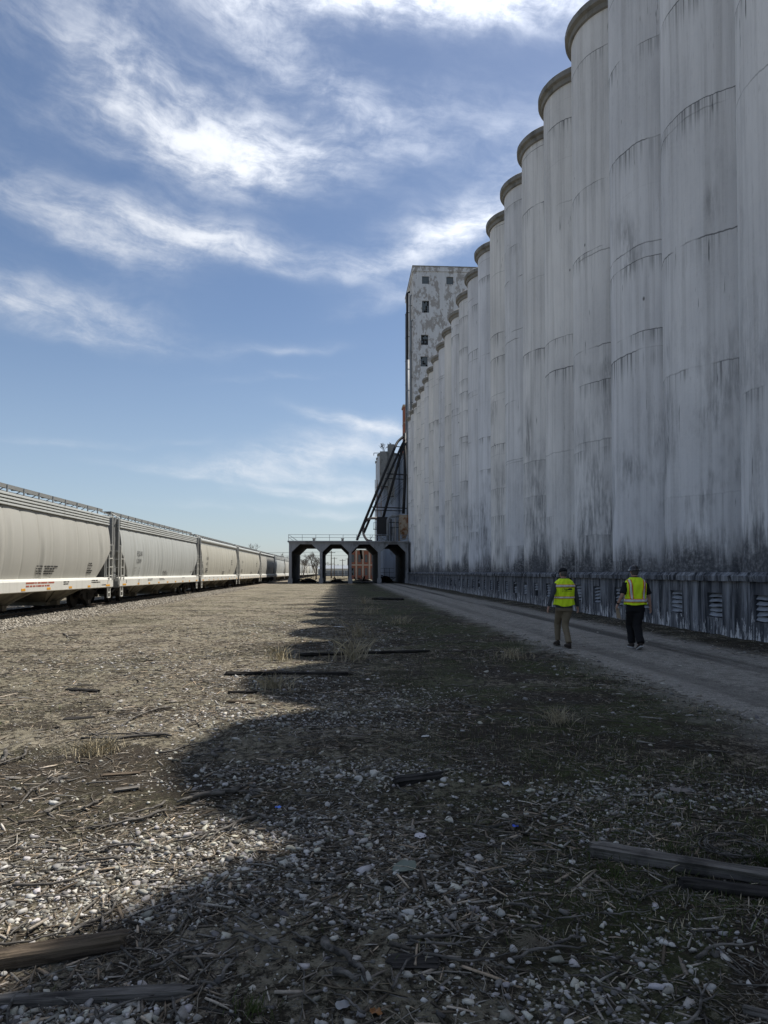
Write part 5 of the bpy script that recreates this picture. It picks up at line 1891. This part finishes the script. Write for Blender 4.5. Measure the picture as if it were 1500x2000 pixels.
# ballast along the track
n = 26000
y = 17 + 60 * rng.random(n) ** 1.8; x = rng.uniform(-15.2, -9.0, n) + rng.normal(0, .25, n)
keep = rng.random(n) < (1 - sstep(x, -10.2, -8.8)); x, y = x[keep], y[keep]; n = len(x)
sz = rng.uniform(.02, .05, n)
sc = np.stack([sz, sz * rng.uniform(.7, 1, n), sz * rng.uniform(.5, .8, n)], 1)
gry = rng.uniform(.14, .42, n); tone = np.stack([gry, gry * .92, gry * .78], 1)
scatter('ballast', stones, x, y, sz * .2, sc, rng.uniform(0, 6.28, n), rng.normal(0, .3, n), rng.normal(0, .3, n), tone, 'stone', 'crushed stone ballast along the railway track', 'ballast')

# bark chips and shredded wood
chips = []
for k in range(5):
    w = rng.uniform(.6, 1.2)
    v = np.array([[-1, -w, -.5], [-1, w, -.4], [-.95, 0, .6], [0, -1.1 * w, -.4 + .3 * (k % 2)], [0, 1.1 * w, -.3], [0, rng.uniform(-.3, .3), .9], [1, -.6 * w, -.4], [1, .5 * w, -.5], [1.05, 0, .4]])
    f = []
    for a in (0, 3):
        for i in range(3):
            j = (i + 1) % 3
            f += [[a + i, a + j, a + 3 + j], [a + i, a + 3 + j, a + 3 + i]]
    f += [[0, 2, 1], [6, 7, 8]]
    chips.append((v, np.array(f)))
x, y = near_points(215000, 1.9, 46)
dens = .12 + .88 * sstep(fbm(x * .75, y * .75, 71, 5) + .12 * sstep(-x, -3, 3), .44, .64)
dens *= (1 - .7 * pathmask(x, y)) * (1 - .55 * np.exp(-((x + 2.6) / 1.6) ** 2 - ((y - 5.4) / 1.2) ** 2))
keep = rng.random(len(x)) < dens * .72
x, y = x[keep], y[keep]; n = len(x); dd = np.hypot(x, y)
ln = np.clip(rng.lognormal(math.log(.026), .6, n), .008, .14) * np.clip(dd / 7, 1, 2.4) ** .6
th = np.clip(ln * rng.uniform(.05, .16, n), .0012, .010)
sc = np.stack([ln, th, th * .8], 1)
g_ = np.clip(rng.lognormal(math.log(.135), .65, n), .02, .5)
warm = rng.uniform(0, 1, n)[:, None]
tone = g_[:, None] * ((1 - warm) * np.array([1.0, .95, .86]) + warm * np.array([1.05, .82, .58]))
scatter('wood_litter', chips, x, y, rng.uniform(0, .006, n), sc, rng.normal(.2, 1.1, n), rng.normal(0, .3, n), rng.normal(0, .13, n), tone, 'chip', 'mulch of shredded bark and splinters covering the yard', 'litter')

# fine twigs and straw, curved
twigs = []
for k in range(6):
    pts = []
    bend_ = rng.uniform(-.35, .35); b2 = rng.uniform(-.15, .15)
    for t_ in np.linspace(-1, 1, 5):
        pts.append((t_, bend_ * (1 - t_ * t_) + b2 * math.sin(t_ * 4), .0))
    v = []; f = []
    for i, p_ in enumerate(pts):
        r_ = 1.0 - .45 * i / 4
        for q_ in range(3):
            a = 2.094 * q_ + .5
            v.append((p_[0], p_[1], 0)); v[-1] = (p_[0], p_[1] + 0, 0)
    v = np.array([[p_[0], p_[1], 0.0] for p_ in pts for q_ in range(3)])
    ofs = np.array([[0, math.cos(2.094 * q_ + .5), math.sin(2.094 * q_ + .5)] for p_ in pts for q_ in range(3)])
    for i in range(4):
        for q_ in range(3):
            a, b = i * 3 + q_, i * 3 + (q_ + 1) % 3
            f += [[a, b, b + 3], [a, b + 3, a + 3]]
    twigs.append((v, ofs, np.array(f)))


def scatter_twigs(name, x, y, ln, rad, tone, label, cat, mt='chip', lift=.006, tilt=.06, rz=None):
    Vs, Fs, Ts = [], [], []; off = 0
    pick = rng.integers(0, len(twigs), len(x)); z = gh(x, y) + lift * rng.random(len(x))
    if rz is None: rz = rng.uniform(0, 6.28, len(x))
    for k, (pv, po_, pf) in enumerate(twigs):
        s = pick == k; n = s.sum()
        if not n: continue
        v = pv[None] * ln[s][:, None, None] + po_[None] * rad[s][:, None, None]
        v = np.einsum('nij,nvj->nvi', rotm(rz[s], rng.normal(0, .2, n), rng.normal(0, tilt, n)), v) + np.stack([x[s], y[s], z[s]], 1)[:, None, :]
        nv = len(pv); Fs.append((pf[None] + (np.arange(n) * nv)[:, None, None] + off).reshape(-1, 3)); off += n * nv
        Vs.append(v.reshape(-1, 3)); Ts.append(np.repeat(tone[s], nv, 0))
    return tag(link(name, np_mesh(name, np.concatenate(Vs), np.concatenate(Fs), np.concatenate(Ts), True), M[mt]), label, cat, kind='stuff')


x, y = near_points(56000, 1.9, 30)
dens = (.14 + .86 * sstep(fbm(x * 1.0, y * 1.0, 81, 4), .44, .62)) * (1 - .9 * pathmask(x, y))
keep = rng.random(len(x)) < dens; x, y = x[keep], y[keep]; n = len(x); dd = np.hypot(x, y)
ln = np.clip(rng.lognormal(math.log(.055), .55, n), .02, .22); rad = np.clip(ln * rng.uniform(.008, .028, n), .0008, .0045) * np.clip(dd / 6, 1, 2)
g_ = np.clip(rng.lognormal(math.log(.15), .5, n), .03, .42); warm = rng.random(n)[:, None]
tone = g_[:, None] * ((1 - warm) * np.array([1, .95, .86]) + warm * np.array([1.08, .88, .58]))
clus = rng.normal(.3, 1.0, n) + 4 * fbm(x * .5, y * .5, 83, 2)
scatter_twigs('twig_litter', x, y, ln, rad, tone, 'fine twigs and straw scattered thickly over the yard', 'twigs', rz=clus)

# grass: short green and straw blades
x, y = near_points(110000, 1.9, 30)
gd = sstep(fbm(x * .45, y * .45, 91, 4), .47, .62) * np.exp(-((x - 2.9) / 1.7) ** 2) * 1.3 + .10 * sstep(fbm(x * .9, y * .9, 92, 3), .6, .75)
keep = rng.random(len(x)) < gd * (1 - .95 * pathmask(x, y)); x, y = x[keep], y[keep]
tufts = [(180, 1470, .28, 260, .16, 1), (215, 1465, .22, 160, .15, 1), (535, 1345, .45, 220, .22, 1), (545, 1290, .5, 90, .35, 1), (690, 1290, .6, 130, .45, 1), (700, 1245, .7, 110, .45, 1), (710, 1180, .9, 70, .5, 1), (1000, 1285, .5, 120, .25, 1), (1090, 1410, .35, 120, .2, 1), (1500, 1690, .2, 120, .13, 0), (1310, 1670, .3, 80, .1, 0), (1200, 1710, .3, 90, .1, 0), (500, 1955, .14, 160, .05, 0), (585, 1137, 1.2, 160, .5, 1), (720, 1200, .8, 60, .4, 1), (780, 1220, .8, 60, .35, 1)]
ax, ay, ah, ag = [x], [y], [rng.uniform(.018, .06, len(x))], [rng.random(len(x)) < .72]
for (px, py, r_, n, h, straw) in tufts:
    cx, cy = GP(px, py); a = rng.uniform(0, 6.28, n); q = r_ * .38 * np.abs(rng.normal(0, 1, n))
    ax.append(cx + q * np.cos(a)); ay.append(cy + q * np.sin(a)); ah.append(h * rng.uniform(.4, 1.1, n)); ag.append(np.full(n, straw == 0))
x, y, hgt, green = map(np.concatenate, (ax, ay, ah, ag))
n = len(x); z = gh(x, y); a = rng.uniform(0, 6.28, n); lean = np.abs(rng.normal(0, .55, n)) * hgt
w = np.where(hgt > .1, .0016, .0017) * np.clip(np.hypot(x, y) / 5, 1, 3)
b0 = np.stack([x, y, z - .004], 1); sd = np.stack([-np.sin(a), np.cos(a), 0 * a], 1) * w[:, None]; ld = np.stack([np.cos(a) * lean, np.sin(a) * lean, hgt], 1)
v = np.stack([b0 - sd, b0 + sd, b0 + ld * .55 + sd * .8 - np.stack([0 * a, 0 * a, -.06 * hgt], 1), b0 + ld * .55 - sd * .8, b0 + ld * np.array([1.25, 1.25, .95])], 1)
f = np.array([[0, 1, 2], [0, 2, 3], [3, 2, 4]])
F = (f[None] + (np.arange(n) * 5)[:, None, None]).reshape(-1, 3)
gt = rng.uniform(.6, 1.4, n)[:, None]
tone = np.where(green[:, None], np.array([.055, .072, .022]), np.array([.36, .31, .21])) * gt
tag(link('grass', np_mesh('grass', v.reshape(-1, 3), F, np.repeat(tone, 5, 0), False), M['grass']), 'thin grass blades, moss green and dry straw, over the yard', 'grass', kind='stuff')


# ------------------------------------------------------------------ single pieces lying in the yard
def put(px, py, dz=0.0):
    x, y = GP(px, py)
    return Vector((x, y, ghs(x, y) + dz))


LANDMARKS = [((1330, 1700), 'grey split beam'), ((120, 1850), 'rotten brown log'), ((190, 1930), 'long thin grey plank'), ((815, 1527), 'short black charred log'), ((560, 1320), 'nearer black tie'),
             ((710, 1280), 'farther black tie'), ((190, 1470), 'dry grass clump'), ((240, 1510), 'reddish brown board'), ((165, 1349), 'dark broken board'), ((118, 1522), 'dark torn root stub'), ((420, 1615), 'forked grey branch'),
             ((410, 1558), 'thick dark branch'), ((1003, 1615), 'bright blue scrap'), ((987, 1538), 'crumpled white paper'), ((790, 1690), 'pale green plastic sheet'), ((670, 1952), 'grey plastic film'), ((1425, 1660), 'coil of dry vine'),
             ((1055, 1835), 'flattened dry grass clump'), ((805, 1861), 'dark rotten board'), ((1490, 1975), 'broken split rail'), ((1320, 1545), 'rubber mat scrap'), ((830, 1441), 'pale concrete chip'), ((1090, 1410), 'straw tuft by the drive'),
             ((300, 1650), 'small dark root knot'), ((430, 1465), 'pale torn root stub'), ((472, 1365), 'two short boards'), ((700, 1245), 'tall straw stems'), ((700, 1760), 'scattered white stones')]


def place_label(kind, p, size):
    best = min(LANDMARKS, key=lambda l: math.hypot(GP(*l[0])[0] - p[0], GP(*l[0])[1] - p[1]))
    if kind == 'stick':
        w = 'long grey weathered stick' if size > .45 else ('short grey weathered stick' if size < .2 else 'grey weathered stick')
    else:
        w = 'large white limestone lump' if size > .024 else 'white limestone lump'
    lit = ' in the sun' if p[0] < -2.0 and p[1] < 14 else (' in the shade' if p[0] > .3 else '')
    return '%s lying%s nearest to the %s' % (w, lit, best[1])


def branch(a, b, r, seed, mt='oldwood', forks=2, sag=.03, label=None, group=None, name='stick'):
    rr = random.Random(seed)
    a = Vector(a); b = Vector(b)
    L_ = (b - a).length
    side = (b - a).cross(Vector((0, 0, 1))).normalized()
    org = a.copy()
    m_ = MB()
    pts = []; n_ = 8
    for i in range(n_ + 1):
        t_ = i / n_
        p_ = a.lerp(b, t_) + side * (L_ * sag * 2 * math.sin(t_ * 5 + seed) + rr.uniform(-1, 1) * L_ * .012)
        p_.z = ghs(p_.x, p_.y) + r * .6 + .012 + rr.uniform(0, .012)
        pts.append(p_)
    m_.tube([p_ - org for p_ in pts], [r * (1 - .6 * i / n_) * rr.uniform(.85, 1.15) for i in range(n_ + 1)], 7)
    for k in range(forks):
        i = rr.randint(2, n_ - 2); d = (pts[i + 1] - pts[i - 1]).normalized()
        q_ = pts[i] + (d * .8 + side * rr.choice((-1, 1)) * .6).normalized() * L_ * rr.uniform(.15, .3); q_.z = ghs(q_.x, q_.y) + r + rr.uniform(0.0, .03)
        m_.tube([pts[i] - org, (pts[i] + q_) / 2 - org + side * .01, q_ - org], [r * .55, r * .45, r * .2], 5)
    o = m_.build(name, M[mt], None, True, org)
    return tag(o, label or place_label('stick', (a + b) / 2, L_), 'branch' if name == 'branch' else 'stick', group)


def timber(a, b, w, h, seed, mt, label, name='timber', cat='timber', taper=.8):
    """rough split beam lying on the ground"""
    rr = random.Random(seed)
    a = Vector(a); b = Vector(b); L_ = (b - a).length
    ang = math.atan2(b.y - a.y, b.x - a.x)
    m_ = MB(); rings = []
    n_ = 26; k_ = 18
    base = [1 + rr.uniform(-.3, .15) for _ in range(k_)]
    cut = [rr.uniform(-.05, .05) * min(1, L_) for _ in range(2 * k_)]
    for i in range(n_ + 1):
        t_ = i / n_
        e = (1 if 0 < i < n_ else .82) * (1 - (1 - taper) * t_)
        ring = []
        for q_ in range(k_):
            th_ = 2 * math.pi * q_ / k_
            c_, s_ = math.cos(th_), math.sin(th_)
            rad_ = base[q_] * (1 + .30 * (fbm(t_ * L_ * 4 + q_ * 3.3, q_ * 1.7, seed, 3) - .5) * 2)
            cx_ = math.copysign(abs(c_) ** .75, c_) + .22 * (fbm(t_ * L_ * 2.2, 3.1, seed + 9, 2) - .5); sx_ = math.copysign(abs(s_) ** .75, s_)
            ring.append((t_ * L_ + (cut[q_] if i == 0 else (cut[q_ + k_] * 2 if i == n_ else 0)), cx_ * w / 2 * rad_ * e, sx_ * h / 2 * rad_ * e))
        rings.append(ring)
    m_.loft(rings)
    o = m_.build(name, M[mt], None, False, a)
    o.rotation_euler = (rr.uniform(-.1, .1), -math.atan2(b.z - a.z, L_), ang)
    return tag(o, label, cat)


timber(put(1158, 1668, .035), put(1560, 1738, .03), .13, .09, 1, 'oldwood', 'grey weathered split beam lying beside the coil of wire')
timber(put(1325, 1728, .02), put(1560, 1760, .015), .10, .06, 2, 'charwood', 'blackened slab of timber tucked under the grey split beam')
timber(put(252, 1828, .03), put(-40, 1872, .03), .105, .075, 3, 'brownwood', 'rotten brown log lying half in the sunlight', 'log', 'log', 1.05)
timber(put(375, 1925, .012), put(-40, 1935, .012), .075, .040, 4, 'oldwood', 'long thin grey plank beside the rotten brown log', 'plank', 'plank')
timber(put(772, 1532, .02), put(862, 1522, .02), .13, .07, 5, 'charwood', 'short black charred log next to a bed of white stones', 'log', 'log')
timber(put(445, 1321, .03), put(682, 1319, .03), .10, .06, 6, 'charwood', 'long black railway tie crossing the edge of the sunlight near the straw tuft', 'railway_tie', 'tie')
timber(put(586, 1282, .04), put(836, 1276, .04), .11, .065, 7, 'charwood', 'long black railway tie lying past the other tie, wholly in shadow at its far end', 'railway_tie', 'tie')
timber(put(448, 1353, .02), put(500, 1355, .02), .10, .035, 8, 'charwood', 'short dark board lying in sunlight beside the straw tuft', 'plank', 'plank')
timber(put(446, 1372, .015), put(498, 1374, .015), .07, .025, 9, 'brownwood', 'short brown board lying just in front of the short dark board', 'plank', 'plank')
timber(put(136, 1346, .02), put(196, 1352, .02), .09, .04, 10, 'charwood', 'dark broken board alone in the sunlit litter', 'plank', 'plank')
timber(put(130, 1405, .01), put(186, 1404, .01), .06, .025, 11, 'charwood', 'flat dark board beyond the dry grass clump', 'plank', 'plank')
timber(put(205, 1512, .01), put(275, 1508, .01), .10, .022, 12, 'brownwood', 'flat reddish brown board in front of the dry grass clump', 'plank', 'plank')
timber(put(228, 1545, .015), put(276, 1540, .015), .07, .03, 13, 'oldwood', 'grey stub of split wood below the reddish brown board', 'stub', 'stub')
timber(put(730, 1171, .06), put(786, 1173, .06), .5, .18, 14, 'charwood', 'black timber lying across the shaded yard near the drive', 'timber', 'timber')
timber(put(855, 1860, .004), put(760, 1862, .004), .12, .03, 15, 'charwood', 'dark rotten board pressed into the soil among white stones', 'plank', 'plank')
timber(put(1440, 1965, .012), put(1540, 1990, .012), .045, .035, 16, 'oldwood', 'broken grey split rail at the edge of the dark gravel', 'rail', 'rail')

sticks = [((340, 1440), (170, 1435), .012), ((345, 1385), (165, 1437), .013), ((310, 1470), (430, 1455), .01), ((330, 1585), (172, 1618), .012), ((325, 1568), (250, 1595), .010), ((440, 1555), (360, 1565), .016), ((95, 1532), (40, 1572), .011),
          ((135, 1567), (90, 1588), .012), ((200, 1570), (130, 1585), .012), ((20, 1470), (0, 1500), .02), ((55, 1467), (10, 1500), .013), ((155, 1820), (228, 1750), .011), ((210, 1800), (200, 1765), .008), ((250, 1820), (268, 1880), .007),
          ((645, 1830), (680, 1885), .020), ((655, 1895), (700, 1915), .016), ((690, 1880), (722, 1915), .014), ((450, 1900), (460, 1850), .008), ((340, 1940), (365, 1985), .007), ((690, 1690), (695, 1655), .006), ((1075, 1830), (1135, 1818), .008),
          ((1120, 1815), (1125, 1790), .006), ((885, 1675), (870, 1690), .007), ((910, 1680), (960, 1690), .006), ((1310, 1735), (1240, 1755), .008), ((1215, 1575), (1240, 1565), .009), ((895, 1365), (930, 1385), .014), ((960, 1450), (965, 1440), .012),
          ((1035, 1800), (1070, 1795), .006), ((430, 1480), (425, 1455), .02), ((120, 1240), (155, 1250), .022), ((500, 1590), (560, 1600), .009), ((280, 1650), (150, 1655), .009), ((240, 1672), (120, 1680), .010), ((760, 1780), (790, 1800), .007), ((380, 1790), (395, 1740), .006),
          ((560, 1690), (600, 1700), .007), ((1310, 1720), (1200, 1700), .006), ((1370, 1660), (1430, 1675), .005), ((915, 1590), (870, 1600), .006), ((1000, 1885), (960, 1870), .007), ((1210, 1850), (1140, 1860), .006), ((530, 1760), (480, 1790), .006), ((60, 1790), (20, 1825), .006)]
for i, (a, b, r_) in enumerate(sticks):
    branch(put(*a), put(*b), r_, 100 + i, 'oldwood', 1 + i % 2, .02 + .02 * (i % 3), None, 'loose weathered sticks')
# more loose sticks of the same sort, strewn about
for i in range(90):
    d = 2.3 * (18 / 2.3) ** random.random(); u = random.uniform(-1, .85) * .58 * d
    x = u * math.cos(YAW) + d * math.sin(YAW); y = d * math.cos(YAW) - u * math.sin(YAW)
    if x > 4.2 or x < -9: continue
    a_ = random.gauss(.3, .9); l_ = random.uniform(.12, .42)
    branch((x, y, 0), (x + math.cos(a_) * l_, y + math.sin(a_) * l_, 0), random.uniform(.004, .009), 300 + i, 'oldwood', i % 3, .03, None, 'loose weathered sticks')
branch(put(505, 1597), put(345, 1640), .014, 900, 'oldwood', 5, .03, 'forked grey branch lying across the white gravel in the sun', None, 'branch')
branch(put(330, 1440), put(160, 1445), .02, 901, 'oldwood', 4, .02, 'long pale branch lying behind the dry grass clump', None, 'branch')
branch(put(470, 1548), put(350, 1570), .022, 902, 'oldwood', 3, .02, 'thick dark branch lying at the edge of the silo shadow', None, 'branch')

# splintered stump-like pieces
def splinter(px, py, s, label, seed):
    rr = random.Random(seed); c = put(px, py)
    m_ = MB()
    for k in range(9):
        a = rr.uniform(0, 6.28); e = rr.uniform(.2, 1.0)
        m_.tube([(0, 0, 0), (math.cos(a) * s * .4, math.sin(a) * s * .3, s * .25 * e), (math.cos(a) * s, math.sin(a) * s * .7, s * .2 * e * rr.uniform(0, 2))], [s * .16, s * .11, s * .02], 6)
    tag(m_.build('root_stub', M['oldwood'], None, False, c), label, 'root')
splinter(118, 1522, .11, 'dark torn root stub standing in the sunlit soil', 1)
splinter(300, 1650, .05, 'small dark root knot among the white gravel', 2)
splinter(430, 1465, .10, 'pale torn root stub at the tip of the silo shadow', 3)
splinter(490, 1550, .12, 'splintered grey root at the end of the thick dark branch', 4)

# coil of old wire
c = put(1425, 1660)
m_ = MB()
for k in range(7):
    r_ = .10 + .012 * k + random.uniform(-.01, .01); pts = []
    for q_ in range(25):
        a = q_ / 24 * (5.2 + .25 * k) + k * .5
        pts.append((r_ * math.cos(a) * 1.1, r_ * math.sin(a), .015 + .012 * math.sin(a * 2 + k) + .003 * k))
    m_.tube(pts, .0022 + .0008 * (k % 3), 5)
tag(m_.build('wire_coil', M['oldwood'], None, True, c), 'loose coil of pale dry vine on the shaded ground', 'coil')
# a sprawl of dry grass stems
c = put(1055, 1835); m_ = MB()
for k in range(70):
    a = random.gauss(2.2, .9); l_ = random.uniform(.06, .19); b_ = random.gauss(0, .35)
    m_.tube([(random.uniform(-.05, .05), random.uniform(-.03, .03), .004), (math.cos(a) * l_ * .5, math.sin(a) * l_ * .5, .02 + random.random() * .02), (math.cos(a + b_) * l_, math.sin(a + b_) * l_, .006)], .0011, 3)
tag(m_.build('dry_grass_clump', simple('dry_stem', (.26, .225, .17), .9, .3), None, False, c), 'flattened clump of pale dry grass stems in the shade', 'grass')

# litter
def scrap(px, py, s, col, label, name, cat, seed, crumple=.5, aspect=1.0):
    rr = random.Random(seed); c = put(px, py, .006)
    n_ = 7; v = []; f = []
    for i in range(n_):
        for j in range(n_):
            u, w_ = i / (n_ - 1) - .5, j / (n_ - 1) - .5
            k_ = 1 - .35 * abs(u * w_) * 4 + rr.uniform(-.12, .12)
            v.append((u * s * aspect * k_, w_ * s * k_, s * .10 + rr.uniform(-1, 1) * s * .14 * crumple + s * .15 * crumple * math.sin(u * 9 + seed)))
    for i in range(n_ - 1):
        for j in range(n_ - 1):
            f.append((i * n_ + j, (i + 1) * n_ + j, (i + 1) * n_ + j + 1, i * n_ + j + 1))
    me = bpy.data.meshes.new(name); me.from_pydata(v, [], f)
    me = evaluated(me, [('SOLIDIFY', dict(thickness=.0012)), ('SUBSURF', dict(levels=1))]); me.materials.clear(); me.shade_smooth()
    o = link(name, me, simple(name + '_film', col, .6, .15), None, c); o.rotation_euler.z = rr.uniform(0, 6)
    return tag(o, label, cat)
scrap(1003, 1615, .05, (.05, .12, .62), 'bright blue plastic scrap on the shaded ground', 'plastic_scrap', 'litter', 1)
scrap(545, 1574, .045, (.12, .25, .80), 'small light blue plastic scrap at the edge of the sunlight', 'plastic_scrap', 'litter', 2)
scrap(987, 1538, .07, (.60, .62, .63), 'crumpled white paper scrap alone in the shade', 'paper_scrap', 'litter', 3, 1.0)
scrap(820, 1631, .075, (.50, .48, .50), 'flattened white paper scrap past the pale green plastic sheet', 'paper_scrap', 'litter', 4, .3, 1.4)
scrap(790, 1690, .13, (.12, .145, .115), 'pale green torn plastic sheet trodden into the soil', 'plastic_sheet', 'litter', 5, .3, 1.5)
scrap(670, 1952, .06, (.26, .26, .26), 'grey folded plastic film beside a brown leaf', 'plastic_film', 'litter', 6, .5, 1.2)
scrap(735, 1965, .042, (.25, .115, .04), 'curled orange brown dead leaf on the dark ground', 'dead_leaf', 'leaf', 7, 1.0, 1.3)
scrap(662, 1229, .25, (.42, .41, .39), 'flat pale slab of concrete lying in the shadow past the railway ties', 'concrete_chunk', 'concrete', 8, .25, 1.6)
scrap(830, 1441, .06, (.45, .45, .43), 'small flat pale chip of concrete on the shaded ground', 'concrete_chip', 'concrete', 9, .3, 1.7)
scrap(1320, 1545, .11, (.17, .15, .14), 'brownish rubber mat scrap among the shaded gravel', 'mat_scrap', 'litter', 10, .15, 1.6)
scrap(510, 1608, .04, (.12, .11, .10), 'dark stone-like lump on the white gravel', 'clinker_lump', 'stone', 11, 1.2)

# the larger white stones, one by one
big_st = [(1290, 1830, .028), (1305, 1835, .022), (1375, 1918, .026), (995, 1862, .024), (1000, 1838, .022), (960, 1850, .022), (850, 1845, .017), (930, 1840, .019), (1105, 1985, .028), (1085, 1950, .02), (865, 1527, .035), (862, 1540, .035), (1245, 1865, .020), (1295, 1910, .024), (1350, 1905, .019), (1185, 1765, .018), (1175, 1785, .016),
          (485, 1815, .020), (440, 1820, .015), (565, 1735, .018), (580, 1735, .018), (650, 1790, .019), (670, 1755, .019), (150, 1980, .022), (165, 1970, .022), (60, 1982, .02), (230, 1985, .024), (20, 1880, .020), (118, 1888, .014), (215, 1895, .011), (265, 1907, .011), (880, 1870, .017), (905, 1990, .018), (1000, 1905, .016), (620, 1640, .03), (600, 1655, .028), (640, 1565, .028), (700, 1520, .04)]
for i, (px, py, s) in enumerate(big_st):
    v, f = stones[i % 8]
    me = bpy.data.meshes.new('stone'); me.from_pydata([tuple(q * np.array([1.15, .95, .75]) * s) for q in v], [], [tuple(int(a) for a in q) for q in f])
    at_ = me.color_attributes.new('tone', 'FLOAT_COLOR', 'POINT'); gv = random.uniform(.36, .52)
    at_.data.foreach_set('color', np.tile(np.array([gv, gv * .97, gv * .91, 1], np.float32), len(v)))
    me = evaluated(me, [('SUBSURF', dict(levels=1))]); me.shade_smooth()
    o = link('stone', me, M['stone'], None, put(px, py, s * .35)); o.rotation_euler = (random.uniform(-.3, .3), random.uniform(-.3, .3), random.uniform(0, 6))
    tag(o, place_label('stone', o.location, s), 'stone', 'larger white stones')
